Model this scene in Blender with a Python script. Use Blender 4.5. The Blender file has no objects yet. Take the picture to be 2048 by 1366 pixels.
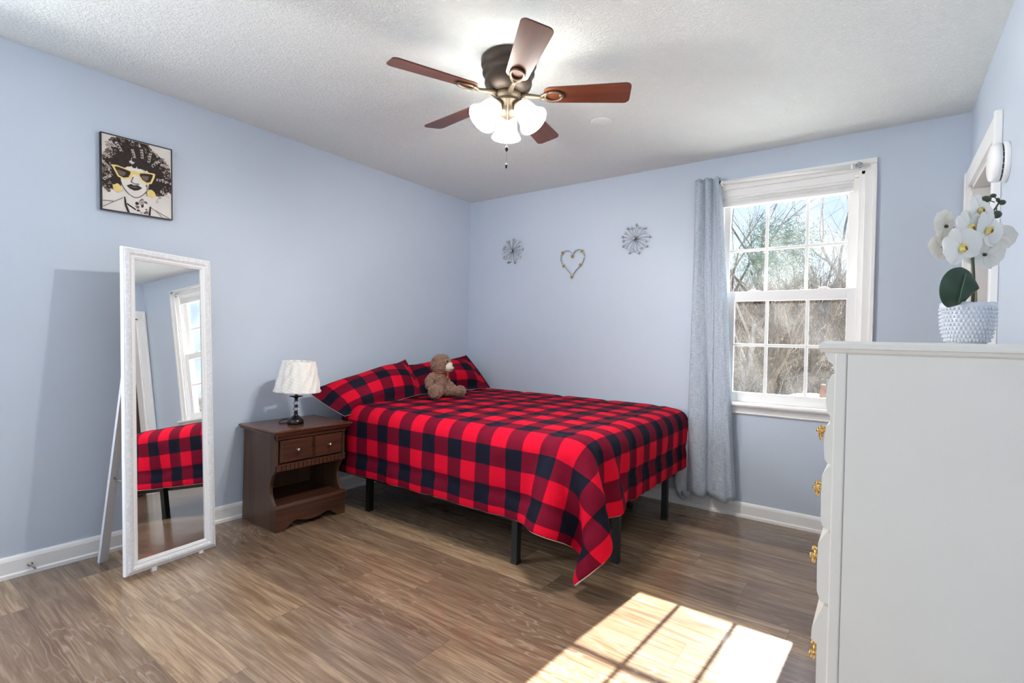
import bpy, bmesh, math, random
import numpy as np
from mathutils import Vector, Matrix

S = bpy.context.scene
COL = S.collection
PI = math.pi

# ------------------------------------------------------------------ camera
F_PX, CAM_LOC = 1009.9987, (3.196532, -3.656445, 1.151842)
YAW, PITCH, ROLL = 0.630704, -0.00517132, 0.0252717
fw = Vector((-math.sin(YAW) * math.cos(PITCH), math.cos(YAW) * math.cos(PITCH), math.sin(PITCH)))
rt = Vector((math.cos(YAW), math.sin(YAW), 0))
up = rt.cross(fw)
r2 = math.cos(ROLL) * rt + math.sin(ROLL) * up
u2 = -math.sin(ROLL) * rt + math.cos(ROLL) * up
cam = bpy.data.cameras.new('camera')
cam.sensor_width = 36
cam.lens = F_PX * 36 / 2048
cam.clip_start = 0.05
co = bpy.data.objects.new('camera', cam)
COL.objects.link(co)
mw = Matrix((r2, u2, -fw)).transposed().to_4x4()
mw.translation = CAM_LOC
co.matrix_world = mw
S.camera = co

# ------------------------------------------------------------------ light and exposure
S.view_settings.view_transform = 'Standard'
S.view_settings.look = 'None'
S.view_settings.gamma = 1
S.view_settings.exposure = 1.15
S.view_settings.use_curve_mapping = False
SUN_E, SKY_E, REAR_W, SHADE_E, BULB_W = 25.0, 0.55, 37.0, 10.0, 14.5
S.cycles.diffuse_bounces = 8
S.cycles.max_bounces = 14
S.cycles.transparent_max_bounces = 24

w = bpy.data.worlds.new('sky')
S.world = w
w.use_nodes = True
nt = w.node_tree
bg = nt.nodes['Background']
tc = nt.nodes.new('ShaderNodeTexCoord')
sx = nt.nodes.new('ShaderNodeSeparateXYZ')
cr = nt.nodes.new('ShaderNodeValToRGB')
nt.links.new(tc.outputs['Generated'], sx.inputs[0])
nt.links.new(sx.outputs['Z'], cr.inputs[0])
cr.color_ramp.elements[0].position = 0.0
cr.color_ramp.elements[0].color = (0.80, 0.88, 0.97, 1)
cr.color_ramp.elements[1].position = 0.6
cr.color_ramp.elements[1].color = (0.36, 0.56, 0.92, 1)
e = cr.color_ramp.elements.new(0.18)
e.color = (0.62, 0.77, 0.96, 1)
nt.links.new(cr.outputs[0], bg.inputs[0])
bg.inputs[1].default_value = SKY_E

sun = bpy.data.lights.new('sun', 'SUN')
sun.energy = SUN_E
sun.angle = 0.009
sun.color = (1.0, 0.965, 0.91)
so = bpy.data.objects.new('sun', sun)
COL.objects.link(so)
so.rotation_euler = Vector((-0.052, -1, -0.575)).to_track_quat('-Z', 'Y').to_euler()
so.location = (3, 6, 6)

# added fill light, set in a made-up left wall window behind the camera
al = bpy.data.lights.new('added_fill_light', 'AREA')
al.shape = 'RECTANGLE'
al.size, al.size_y = 0.92, 1.34
al.energy = REAR_W
al.color = (0.97, 0.98, 1.0)
ao = bpy.data.objects.new('added_fill_light', al)
COL.objects.link(ao)
ao.location = (-0.14, -3.925, 1.465)
ao.rotation_euler = Vector((1, 0, -0.40)).to_track_quat('-Z', 'Y').to_euler()


# ------------------------------------------------------------------ helpers
def lin(c):
    return tuple(((v / 255) / 12.92 if v / 255 <= 0.04045 else ((v / 255 + 0.055) / 1.055) ** 2.4) for v in c)


class NT:
    """small node graph writer"""
    def __init__(s, name):
        s.m = bpy.data.materials.new(name)
        s.m.use_nodes = True
        s.t = s.m.node_tree
        s.b = s.t.nodes['Principled BSDF']
        s.out = s.t.nodes['Material Output']

    def n(s, kind, **kw):
        nd = s.t.nodes.new('ShaderNode' + kind)
        for k, v in kw.items():
            if k in ('operation', 'blend_type', 'data_type', 'feature', 'distance', 'noise_dimensions', 'wave_type',
                     'bands_direction', 'voronoi_dimensions', 'use_clamp', 'rings_direction', 'wave_profile'):
                setattr(nd, k, v)
        return nd

    def link(s, a, b):
        s.t.links.new(a, b)

    def put(s, sock, v):
        if v is None:
            return
        if hasattr(v, 'links') or isinstance(v, bpy.types.NodeSocket):
            s.t.links.new(v, sock)
        else:
            sock.default_value = v

    def math(s, op, a, b=None, c=None):
        nd = s.n('Math', operation=op)
        s.put(nd.inputs[0], a)
        if b is not None:
            s.put(nd.inputs[1], b)
        if c is not None:
            s.put(nd.inputs[2], c)
        return nd.outputs[0]

    def mix(s, f, a, b, blend='MIX'):
        nd = s.n('Mix', data_type='RGBA', blend_type=blend)
        s.put(nd.inputs[0], f)
        s.put(nd.inputs[6], a if not isinstance(a, tuple) else (*a[:3], 1))
        s.put(nd.inputs[7], b if not isinstance(b, tuple) else (*b[:3], 1))
        return nd.outputs[2]

    def coord(s, which='Object', scale=None):
        c = s.n('TexCoord').outputs[which]
        if scale:
            mp = s.n('Mapping')
            s.link(c, mp.inputs[0])
            mp.inputs['Scale'].default_value = scale
            c = mp.outputs[0]
        return c

    def noise(s, vec, scale, detail=3, rough=0.5, dist=0):
        nd = s.n('TexNoise')
        s.put(nd.inputs['Vector'], vec)
        nd.inputs['Scale'].default_value = scale
        nd.inputs['Detail'].default_value = detail
        nd.inputs['Roughness'].default_value = rough
        nd.inputs['Distortion'].default_value = dist
        return nd.outputs['Fac']

    def ramp(s, f, stops):
        nd = s.n('ValToRGB')
        s.put(nd.inputs[0], f)
        el = nd.color_ramp.elements
        while len(el) < len(stops):
            el.new(0.5)
        for i, (p, c) in enumerate(stops):
            el[i].position = p
            el[i].color = (*c[:3], 1) if isinstance(c, tuple) else (c, c, c, 1)
        return nd.outputs[0]

    def bump(s, h, strength=0.3, dist=0.01, normal=None):
        nd = s.n('Bump')
        s.put(nd.inputs['Height'], h)
        nd.inputs['Strength'].default_value = strength
        nd.inputs['Distance'].default_value = dist
        if normal is not None:
            s.link(normal, nd.inputs['Normal'])
        return nd.outputs[0]

    def set(s, **kw):
        mp = dict(color='Base Color', rough='Roughness', metal='Metallic', spec='Specular IOR Level', normal='Normal',
                  trans='Transmission Weight', sheen='Sheen Weight', coat='Coat Weight', sss='Subsurface Weight', ior='IOR')
        for k, v in kw.items():
            if isinstance(v, tuple) and k == 'color':
                v = (*v[:3], 1)
            s.put(s.b.inputs[mp[k]], v)
        return s


def flat(name, rgb, rough=0.5, metal=0.0, spec=0.5, nscale=None, namp=0.06, bscale=None, bstr=0.2, bdist=0.004, coat=0.0, sheen=0.0):
    g = NT(name)
    c = lin(rgb)
    col = c
    if nscale:
        f = g.noise(g.coord(), nscale, 4)
        col = g.mix(g.ramp(f, [(0.3, 0.0), (0.7, 1.0)]), tuple(v * (1 - namp) for v in c), tuple(min(1, v * (1 + namp)) for v in c))
    g.set(color=col, rough=rough, metal=metal, spec=spec, coat=coat, sheen=sheen)
    if bscale:
        g.set(normal=g.bump(g.noise(g.coord(), bscale, 3), bstr, bdist))
    return g.m


class MB:
    """collects shapes into one mesh"""
    def __init__(s):
        s.b = bmesh.new()
        s.uv = None

    def face(s, vs, mi=0, smooth=False):
        try:
            f = s.b.faces.new(vs)
            f.material_index = mi
            f.smooth = smooth
            return f
        except ValueError:
            return None

    def box(s, a, b, mi=0, bevel=0.0):
        t = bmesh.new()
        bmesh.ops.create_cube(t, size=1)
        for v in t.verts:
            v.co = Vector([(a[i] + b[i]) / 2 + v.co[i] * (b[i] - a[i]) for i in range(3)])
        if bevel:
            bmesh.ops.bevel(t, geom=t.edges[:], offset=bevel, segments=2, affect='EDGES', profile=0.6)
        return s.add(t, mi)

    def add(s, t, mi=None, mat=None, smooth=None):
        if mat is not None:
            t.transform(mat)
        mp = {}
        for v in t.verts:
            mp[v] = s.b.verts.new(v.co)
        for f in t.faces:
            nf = s.face([mp[v] for v in f.verts], f.material_index if mi is None else mi, f.smooth if smooth is None else smooth)
        t.free()
        return s

    def grid(s, pts, mi=0, smooth=True, closeu=False, closev=False, flip=False):
        """pts[i][j]"""
        V = [[s.b.verts.new(p) for p in row] for row in pts]
        n, m = len(V), len(V[0])
        for i in range(n if closeu else n - 1):
            for j in range(m if closev else m - 1):
                q = [V[i][j], V[(i + 1) % n][j], V[(i + 1) % n][(j + 1) % m], V[i][(j + 1) % m]]
                if flip:
                    q.reverse()
                s.face(q, mi, smooth)
        return V

    def lathe(s, prof, n=32, mat=None, mi=0, smooth=True, cap=False, fn=None):
        """prof [(r,z)]"""
        t = MB()
        rows = []
        for (r, z) in prof:
            row = []
            for k in range(n):
                a = 2 * PI * k / n
                rr, zz = (r, z) if fn is None else fn(r, z, a)
                row.append((rr * math.cos(a), rr * math.sin(a), zz))
            rows.append(row)
        V = t.grid(rows, mi, smooth, closev=True, flip=True)
        if cap:
            for row, rev in ((V[0], True), (V[-1], False)):
                t.face(row[::-1] if rev else row, mi, False)
        return s.add(t.b, None, mat)

    def tube(s, pts, r, n=8, mi=0, smooth=True, cap=True, closed=False):
        pts = [Vector(p) for p in pts]
        N = len(pts)
        rad = r if isinstance(r, (list, tuple)) else [r] * N
        ref = None
        rows = []
        for i, p in enumerate(pts):
            if closed:
                d = pts[(i + 1) % N] - pts[i - 1]
            else:
                d = pts[min(i + 1, N - 1)] - pts[max(i - 1, 0)]
            d.normalize()
            if ref is None:
                ref = d.orthogonal().normalized()
            ref = (ref - d * ref.dot(d))
            if ref.length < 1e-6:
                ref = d.orthogonal()
            ref.normalize()
            bn = d.cross(ref)
            rows.append([p + (ref * math.cos(2 * PI * k / n) + bn * math.sin(2 * PI * k / n)) * rad[i] for k in range(n)])
        V = s.grid(rows, mi, smooth, closev=True, closeu=closed, flip=True)
        if cap and not closed:
            s.face(V[0], mi)
            s.face(V[-1][::-1], mi)
        return s

    def cyl(s, a, b, r, n=16, mi=0, smooth=True):
        return s.tube([a, b], r, n, mi, smooth)

    def prism(s, poly, axis, a, b, mi=0, bevel=0):
        """polygon in the two other axes (in order), extruded along axis from a to b"""
        t = bmesh.new()
        oth = [i for i in range(3) if i != axis]

        def mk(p, h):
            c = [0, 0, 0]
            c[oth[0]], c[oth[1]], c[axis] = p[0], p[1], h
            return t.verts.new(c)
        A = [mk(p, a) for p in poly]
        B = [mk(p, b) for p in poly]
        t.faces.new(A)
        t.faces.new(B[::-1])
        for i in range(len(poly)):
            j = (i + 1) % len(poly)
            t.faces.new([A[i], B[i], B[j], A[j]])
        bmesh.ops.recalc_face_normals(t, faces=t.faces[:])
        if bevel:
            bmesh.ops.bevel(t, geom=t.edges[:], offset=bevel, segments=1, affect='EDGES')
        return s.add(t, mi)

    def ball(s, c, r, seg=16, mi=0, mat=None):
        t = bmesh.new()
        bmesh.ops.create_uvsphere(t, u_segments=seg, v_segments=max(6, seg * 2 // 3), radius=1)
        sc = r if isinstance(r, (tuple, list)) else (r, r, r)
        M = Matrix.Translation(c) @ (mat or Matrix()) @ Matrix.Diagonal((*sc, 1))
        for f in t.faces:
            f.smooth = True
        return s.add(t, mi, M)

    def build(s, name, mats, parent=None, loc=None, rot=None, recalc=True):
        if recalc:
            bmesh.ops.recalc_face_normals(s.b, faces=s.b.faces[:])
        me = bpy.data.meshes.new(name)
        s.b.to_mesh(me)
        s.b.free()
        for m in (mats if isinstance(mats, (list, tuple)) else [mats]):
            me.materials.append(m)
        o = bpy.data.objects.new(name, me)
        COL.objects.link(o)
        if parent is not None:
            o.parent = parent
        if loc is not None:
            o.location = loc
        if rot is not None:
            o.rotation_euler = rot
        return o


def tag(o, label, cat, group=None):
    o['label'] = label
    o['category'] = cat
    if group:
        o['group'] = group
    return o


def struct(o):
    o['kind'] = 'structure'
    return o


def empty(name, loc=(0, 0, 0), rz=0.0, parent=None):
    o = bpy.data.objects.new(name, None)
    o.empty_display_size = 0.05
    COL.objects.link(o)
    o.location = loc
    o.rotation_euler = (0, 0, rz)
    if parent is not None:
        o.parent = parent
    return o


def subsurf(o, lv=1):
    m = o.modifiers.new('sub', 'SUBSURF')
    m.levels = m.render_levels = lv
    return o


# ------------------------------------------------------------------ materials
def wall_paint():
    g = NT('blue_wall_paint')
    c = g.coord()
    n1 = g.noise(c, 1.6, 3)
    col = g.mix(n1, lin((196, 208, 223)), lin((201, 212, 226)))
    rough = g.math('MULTIPLY_ADD', g.noise(c, 3, 4), 0.12, 0.40)
    g.set(color=col, rough=rough, spec=0.35, normal=g.bump(g.noise(c, 260, 3), 0.10, 0.001))
    return g.m


def ceiling_paint():
    g = NT('textured_white_ceiling')
    c = g.coord()
    n1 = g.noise(c, 95, 4, 0.65, 0.4)
    n2 = g.noise(c, 40, 3, 0.6)
    h = g.ramp(g.math('ADD', g.math('MULTIPLY', n1, 0.65), g.math('MULTIPLY', n2, 0.35)), [(0.44, 0.0), (0.60, 1.0)])
    g.set(color=lin((238, 243, 241)), rough=0.95, spec=0.1, normal=g.bump(h, 0.85, 0.004))
    return g.m


def floor_planks():
    g = NT('wood_look_plank_floor')
    c = g.coord()
    sp = g.n('SeparateXYZ')
    g.link(c, sp.inputs[0])
    x, y = sp.outputs[0], sp.outputs[1]
    W, L = 0.182, 1.22
    yr = g.math('DIVIDE', g.math('ADD', y, 0.045), W)
    row = g.math('FLOOR', yr)
    wn = g.n('TexWhiteNoise', noise_dimensions='1D')
    g.link(row, wn.inputs['W'])
    xr = g.math('ADD', g.math('DIVIDE', x, L), g.math('MULTIPLY', wn.outputs['Value'], 7.3))
    colid = g.math('FLOOR', xr)
    cb = g.n('CombineXYZ')
    g.link(row, cb.inputs[0])
    g.link(colid, cb.inputs[1])
    wn2 = g.n('TexWhiteNoise', noise_dimensions='3D')
    g.link(cb.outputs[0], wn2.inputs['Vector'])
    pid = wn2.outputs['Value']
    # grain coordinates, own offset for each plank
    gx = g.math('ADD', g.math('MULTIPLY', x, 1.0), g.math('MULTIPLY', pid, 37.0))
    gy = g.math('ADD', y, g.math('MULTIPLY', pid, 11.0))
    gc = g.n('CombineXYZ')
    g.link(g.math('MULTIPLY', gx, 1.3), gc.inputs[0])
    g.link(g.math('MULTIPLY', gy, 9.0), gc.inputs[1])
    fig = g.noise(gc.outputs[0], 1.0, 3, 0.5, 0.3)            # figure of the wood
    rings = g.math('FRACT', g.math('MULTIPLY', fig, 16.0))
    ring = g.math('ABSOLUTE', g.math('SUBTRACT', rings, 0.5))
    ringline = g.ramp(ring, [(0.0, 1.0), (0.16, 0.0)])
    gc2 = g.n('CombineXYZ')
    g.link(g.math('MULTIPLY', gx, 4.0), gc2.inputs[0])
    g.link(g.math('MULTIPLY', gy, 130.0), gc2.inputs[1])
    fine = g.noise(gc2.outputs[0], 1.0, 4, 0.6)
    gc3 = g.n('CombineXYZ')
    g.link(g.math('MULTIPLY', gx, 3.2), gc3.inputs[0])
    g.link(g.math('MULTIPLY', gy, 34.0), gc3.inputs[1])
    broad = g.noise(gc3.outputs[0], 1.0, 4, 0.55, 0.6)
    base = g.ramp(pid, [(0.0, lin((128, 107, 87))), (0.35, lin((145, 123, 101))), (0.62, lin((158, 134, 108))),
                        (0.85, lin((178, 152, 121))), (1.0, lin((136, 115, 96)))])
    dark = g.mix(1.0, base, lin((190, 178, 170)), 'MULTIPLY')
    col = g.mix(g.ramp(broad, [(0.35, 0.0), (0.68, 1.0)]), dark, base)
    col = g.mix(g.math('MULTIPLY', g.ramp(fine, [(0.42, 1.0), (0.55, 0.0)]), 0.45), col, lin((96, 76, 62)))
    limed = g.math('MULTIPLY', ringline, g.ramp(g.noise(c, 1.7, 2), [(0.45, 0.0), (0.65, 1.0)]))
    col = g.mix(g.math('MULTIPLY', limed, 0.30), col, lin((196, 178, 160)))
    # seams
    fy = g.math('FRACT', yr)
    fx = g.math('FRACT', xr)
    sy_ = g.math('LESS_THAN', g.math('MINIMUM', fy, g.math('SUBTRACT', 1.0, fy)), 0.008)
    sx_ = g.math('LESS_THAN', g.math('MINIMUM', fx, g.math('SUBTRACT', 1.0, fx)), 0.0012)
    seam = g.math('MAXIMUM', sy_, sx_)
    col = g.mix(g.math('MULTIPLY', seam, 0.45), col, lin((74, 58, 48)))
    h = g.math('SUBTRACT', g.math('ADD', g.math('MULTIPLY', fine, 0.5), g.math('MULTIPLY', ringline, 0.5)), seam)
    rough = g.math('ADD', g.math('MULTIPLY', fine, 0.16), 0.11)
    g.set(color=col, rough=rough, spec=0.55, coat=0.30, normal=g.bump(h, 0.10, 0.002))
    g.b.inputs['Coat Roughness'].default_value = 0.10
    return g.m


def plaid(name, fabric_bump=True):
    """buffalo check in the cloth's own metres (UV)"""
    g = NT(name)
    uv = g.n('TexCoord').outputs['UV']
    sp = g.n('SeparateXYZ')
    g.link(uv, sp.inputs[0])
    P = 0.203

    def stripe(s):
        return g.math('LESS_THAN', g.math('FRACT', g.math('DIVIDE', s, P)), 0.5)
    a, b = stripe(sp.outputs[0]), stripe(sp.outputs[1])
    two = g.math('ADD', a, b)
    red, cri, nav = lin((206, 6, 42)), lin((106, 5, 34)), lin((19, 21, 36))
    col = g.mix(g.math('MINIMUM', two, 1.0), red, cri)
    col = g.mix(g.math('GREATER_THAN', two, 1.5), col, nav)
    wn = g.noise(uv, 900, 2)
    col = g.mix(0.10, col, g.mix(wn, (0.0, 0.0, 0.0), (1.0, 0.9, 0.9)), 'OVERLAY')
    n2 = g.noise(uv, 22, 4, 0.6, 0.4)
    h = g.math('ADD', g.math('MULTIPLY', wn, 0.08), n2)
    g.set(color=col, rough=0.8, spec=0.12, normal=g.bump(h, 0.35, 0.006))
    return g.m


def wood(name, dark, light, rough=0.35, axis=2, scale=1.0, coat=0.0, contrast=(0.3, 0.7)):
    g = NT(name)
    sc = [26, 26, 26]
    sc[axis] = 1.6
    c = g.coord('Object', tuple(v * scale for v in sc))
    n1 = g.noise(c, 1.0, 5, 0.6, 0.5)
    sc2 = [160, 160, 160]
    sc2[axis] = 6
    n2 = g.noise(g.coord('Object', tuple(v * scale for v in sc2)), 1.0, 3, 0.6)
    f = g.math('ADD', g.math('MULTIPLY', n1, 0.7), g.math('MULTIPLY', n2, 0.3))
    g.set(color=g.ramp(f, [(contrast[0], lin(dark)), (contrast[1], lin(light))]), rough=rough, spec=0.5, coat=coat,
          normal=g.bump(f, 0.08, 0.002))
    return g.m


M_WALL = wall_paint()
M_CEIL = ceiling_paint()
M_FLOOR = floor_planks()
M_TRIM = flat('white_trim_paint', (244, 244, 242), 0.38, nscale=3, namp=0.02)
M_VINYL = flat('white_vinyl', (246, 246, 245), 0.32)
M_PLAID = plaid('buffalo_check_cotton')
M_CREAM = flat('cream_lining', (222, 214, 204), 0.85, nscale=40, namp=0.05, bscale=300)
M_BLACK = flat('black_steel', (16, 16, 17), 0.42, 0.3, bscale=200, bstr=0.05)
M_NAVYBED = flat('mattress_fabric', (60, 58, 60), 0.9, nscale=20)
M_NS = wood('dark_walnut_veneer', (48, 29, 19), (94, 66, 48), 0.38, 2, 0.9)
M_NSH = wood('dark_walnut_veneer_across', (44, 25, 17), (92, 58, 42), 0.30, 1, 0.9)
M_NSTOP = wood('walnut_top', (70, 38, 26), (104, 64, 46), 0.22, 1, 0.8)
M_CHROME = flat('polished_metal', (205, 200, 190), 0.18, 1.0)
M_BRASS = flat('polished_brass', (204, 172, 108), 0.16, 1.0, nscale=30)
M_LAMPBLK = flat('black_enamel', (14, 13, 14), 0.22, nscale=10)
M_DRESS = flat('white_furniture_paint', (217, 216, 209), 0.42, nscale=4, namp=0.02, bscale=120, bstr=0.03)
M_MFRAME = None


def glassy(name, rgb=(245, 250, 255), rough=0.02, ior=1.5):
    g = NT(name)
    g.set(color=lin(rgb), rough=rough, trans=1.0, ior=ior)
    return g.m


M_CRYST = glassy('cut_crystal')


def window_glass():
    g = NT('dusty_window_glass')
    t = g.t
    tr = g.n('BsdfTransparent')
    tr.inputs[0].default_value = (0.97, 0.98, 0.98, 1)
    gl = g.n('BsdfGlossy')
    gl.inputs['Roughness'].default_value = 0.02
    df = g.n('BsdfTranslucent')
    df.inputs[0].default_value = (0.85, 0.88, 0.9, 1)
    fr = g.n('Fresnel')
    fr.inputs[0].default_value = 1.3
    c = g.coord()
    dust = g.ramp(g.noise(c, 3.2, 5, 0.6, 0.6), [(0.40, 0.003), (0.75, 0.020)])
    m1 = g.n('MixShader')
    g.link(dust, m1.inputs[0])
    g.link(tr.outputs[0], m1.inputs[1])
    g.link(df.outputs[0], m1.inputs[2])
    m2 = g.n('MixShader')
    g.link(g.math('MULTIPLY', fr.outputs[0], 0.6), m2.inputs[0])
    g.link(m1.outputs[0], m2.inputs[1])
    g.link(gl.outputs[0], m2.inputs[2])
    g.link(m2.outputs[0], g.out.inputs[0])
    return g.m


M_GLASS = window_glass()

# ------------------------------------------------------------------ the room
H, WX, YR = 2.44, 3.564, -4.55
WO = dict(x0=2.262, x1=3.098, z0=0.755, z1=2.205)     # window opening in the back wall
DO = dict(y0=-0.84, y1=-0.11, z1=2.01)                # door opening in the right wall
RO = dict(y0=-4.40, y1=-3.45, z0=0.78, z1=2.15)       # unseen opening added behind the camera for the fill light

m = MB()
m.box((-0.15, YR - 0.15, -0.12), (WX + 0.75, 0.15, 0))
struct(m.build('floor', M_FLOOR))
m = MB()
m.box((-0.15, YR - 0.15, H), (WX + 0.75, 0.15, H + 0.12))
struct(m.build('ceiling', M_CEIL))
m = MB()
m.box((-0.15, YR - 0.15, 0), (0, RO['y0'], H))
m.box((-0.15, RO['y1'], 0), (0, 0.15, H))
m.box((-0.15, RO['y0'], 0), (0, RO['y1'], RO['z0']))
m.box((-0.15, RO['y0'], RO['z1']), (0, RO['y1'], H))
struct(m.build('wall_left', M_WALL))
m = MB()
m.box((0, 0, 0), (WO['x0'], 0.15, H))
m.box((WO['x1'], 0, 0), (WX + 0.75, 0.15, H))
m.box((WO['x0'], 0, 0), (WO['x1'], 0.15, WO['z0']))
m.box((WO['x0'], 0, WO['z1']), (WO['x1'], 0.15, H))
struct(m.build('wall_back', M_WALL))
m = MB()
m.box((WX, YR, 0), (WX + 0.13, DO['y0'], H))
m.box((WX, DO['y1'], 0), (WX + 0.13, 0, H))
m.box((WX, DO['y0'], DO['z1']), (WX + 0.13, DO['y1'], H))
struct(m.build('wall_right', M_WALL))
m = MB()
m.box((0, YR - 0.15, 0), (WX + 0.75, YR, H))
struct(m.build('wall_front', M_WALL))
m = MB()
m.box((WX + 0.65, YR, 0), (WX + 0.75, 0, H))
struct(m.build('wall_closet', M_WALL))

# baseboards: board with an eased top and a shoe moulding
bp = [(0, 0), (0.019, 0), (0.019, 0.016), (0.013, 0.022), (0.013, 0.078), (0.009, 0.090), (0.004, 0.098), (0, 0.098)]
m = MB()
m.prism([(p[0], p[1]) for p in bp], 1, YR, 0)
struct(m.build('baseboard_left', M_TRIM))
m = MB()
m.prism([(-p[0], p[1]) for p in bp], 0, 0.02, WX)
struct(m.build('baseboard_back', M_TRIM))
m = MB()
m.prism([(WX - p[0], p[1]) for p in bp], 1, YR, -0.935)
struct(m.build('baseboard_right', M_TRIM))

# ------------------------------------------------------------------ window_1
win = struct(empty('window_1', (2.68, 0, 0.70)))


def wpart(mb, name, mat):
    o = mb.build(name, mat)
    o.parent = win
    o.matrix_parent_inverse = Matrix.Translation(win.location).inverted()
    return o


cx0, cx1, cz1 = 2.205, 3.155, 2.268
m = MB()   # casing: flat boards with a raised outer band
for (a, b) in ((cx0, WO['x0']), (WO['x1'], cx1)):
    m.box((a, -0.018, 0.765), (b, 0.0, WO['z1']), bevel=0.002)
outer = 0.018
m.box((cx0 - 0.002, -0.026, 0.7655), (cx0 + outer, -0.001, WO['z1'] - 0.0005), bevel=0.003)
m.box((cx1 - outer, -0.026, 0.7655), (cx1 + 0.002, -0.001, WO['z1'] - 0.0005), bevel=0.003)
m.prism([(0, WO['z1']), (-0.018, WO['z1']), (-0.018, 2.236), (-0.026, 2.240), (-0.026, cz1), (0, cz1)], 0, cx0, cx1)
wpart(m, 'casing', M_TRIM)
m = MB()   # jamb liner of the opening
j = 0.016
m.box((WO['x0'], 0, WO['z0']), (WO['x0'] + j, 0.15, WO['z1']))
m.box((WO['x1'] - j, 0, WO['z0']), (WO['x1'], 0.15, WO['z1']))
m.box((WO['x0'], 0, WO['z1'] - j), (WO['x1'], 0.15, WO['z1']))
m.box((WO['x0'], 0, WO['z0']), (WO['x1'], 0.15, WO['z0'] + 0.012))
# tracks
for (a, b) in ((WO['x0'] + j, WO['x0'] + j + 0.014), (WO['x1'] - j - 0.014, WO['x1'] - j)):
    m.box((a, 0.008, WO['z0'] + 0.012), (b, 0.020, WO['z1'] - j), bevel=0.002)
    m.box((a, 0.050, WO['z0'] + 0.012), (b, 0.060, WO['z1'] - j), bevel=0.002)
    m.box((a, 0.092, WO['z0'] + 0.012), (b, 0.110, WO['z1'] - j), bevel=0.002)
wpart(m, 'jamb', M_VINYL)
m = MB()   # stool and apron
m.prism([(-0.052, 0.744), (-0.056, 0.754), (-0.052, 0.765), (0.02, 0.765), (0.02, 0.744)], 0, cx0 - 0.03, cx1 + 0.03)
m.prism([(0, 0.744), (-0.026, 0.744), (-0.030, 0.738), (-0.024, 0.730), (-0.020, 0.716), (-0.016, 0.702), (-0.018, 0.694), (-0.012, 0.688), (0, 0.688)],
        0, cx0, cx1)
wpart(m, 'sill', M_TRIM)


def sash(name, x0, x1, z0, z1, gx0, gx1, gz0, gz1, y0, y1, mx, mz, mw_=0.019):
    m = MB()
    m.box((x0, y0, z0), (gx0, y1, z1), bevel=0.003)
    m.box((gx1, y0, z0), (x1, y1, z1), bevel=0.003)
    m.box((gx0, y0, z0), (gx1, y1, gz0), bevel=0.003)
    m.box((gx0, y0, gz1), (gx1, y1, z1), bevel=0.003)
    yc = (y0 + y1) / 2
    for x in mx:
        m.box((x - mw_ / 2, yc - 0.008, gz0 - 0.002), (x + mw_ / 2, yc + 0.008, gz1 + 0.002), bevel=0.003)
    for z in mz:
        m.box((gx0 - 0.002, yc - 0.0075, z - mw_ / 2), (gx1 + 0.002, yc + 0.0075, z + mw_ / 2), bevel=0.003)
    s = wpart(m, name, M_VINYL)
    g = MB()
    g.box((gx0 - 0.003, yc + 0.009, gz0 - 0.003), (gx1 + 0.003, yc + 0.012, gz1 + 0.003))
    p = g.build('pane', M_GLASS, s)
    return s


i0, i1 = WO['x0'] + j + 0.014, WO['x1'] - j - 0.014
sash('upper_sash', i0, i1, 1.452, WO['z1'] - j, 2.334, 3.015, 1.511, 2.100, 0.062, 0.090, (2.564, 2.799), (1.797,))
sash('lower_sash', i0, i1, 0.768, 1.512, 2.384, 3.021, 0.832, 1.446, 0.022, 0.049, (2.583, 2.815), (1.151,))
m = MB()
for x in (2.50, 2.90):
    m.box((x - 0.03, 0.024, 1.512), (x + 0.03, 0.048, 1.519), bevel=0.002)
    m.tube([(x - 0.02, 0.036, 1.521), (x + 0.012, 0.030, 1.523)], 0.005, 8)
wpart(m, 'latch', M_VINYL)

# raised blind under the head casing
m = MB()
m.box((2.281, -0.002, 2.160), (3.045, 0.018, 2.198), bevel=0.003)
for k in range(5):
    z = 2.155 - k * 0.0085
    m.box((2.285, -0.001 - 0.002 * (k % 2), z - 0.007), (3.042, 0.017, z), bevel=0.002)
m.box((2.285, -0.004, 2.092), (3.042, 0.018, 2.112), bevel=0.003)
tag(m.build('window_blind', M_VINYL), 'white blind pulled all the way up under the head of the window', 'blind')

# ------------------------------------------------------------------ door_1 on the right wall
m = MB()
cw = 0.09
m.box((WX - 0.020, DO['y0'] - cw, 0), (WX, DO['y0'], DO['z1']), bevel=0.003)
m.box((WX - 0.020, DO['y1'], 0), (WX, DO['y1'] + cw, DO['z1']), bevel=0.003)
m.box((WX - 0.020, DO['y0'] - cw, DO['z1']), (WX, DO['y1'] + cw, DO['z1'] + cw), bevel=0.003)
for y in (DO['y0'] - cw, DO['y1'] + cw - 0.022):
    m.box((WX - 0.026, y - 0.002, 0), (WX - 0.001, y + 0.022, DO['z1'] + cw + 0.002), bevel=0.003)
m.box((WX - 0.001, DO['y0'] - 0.001, 0), (WX + 0.13, DO['y0'] + 0.016, DO['z1']))
m.box((WX - 0.001, DO['y1'] - 0.016, 0), (WX + 0.13, DO['y1'] + 0.001, DO['z1']))
m.box((WX - 0.001, DO['y0'], DO['z1'] - 0.016), (WX + 0.13, DO['y1'], DO['z1'] + 0.001))
dr = struct(m.build('door_1', M_TRIM))
M_DOOR = wood('brown_door', (58, 30, 22), (84, 46, 34), 0.4, 2)
m = MB()
m.box((WX + 0.075, DO['y0'] + 0.018, 0.01), (WX + 0.11, DO['y1'] - 0.018, DO['z1'] - 0.018), bevel=0.002)
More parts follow.
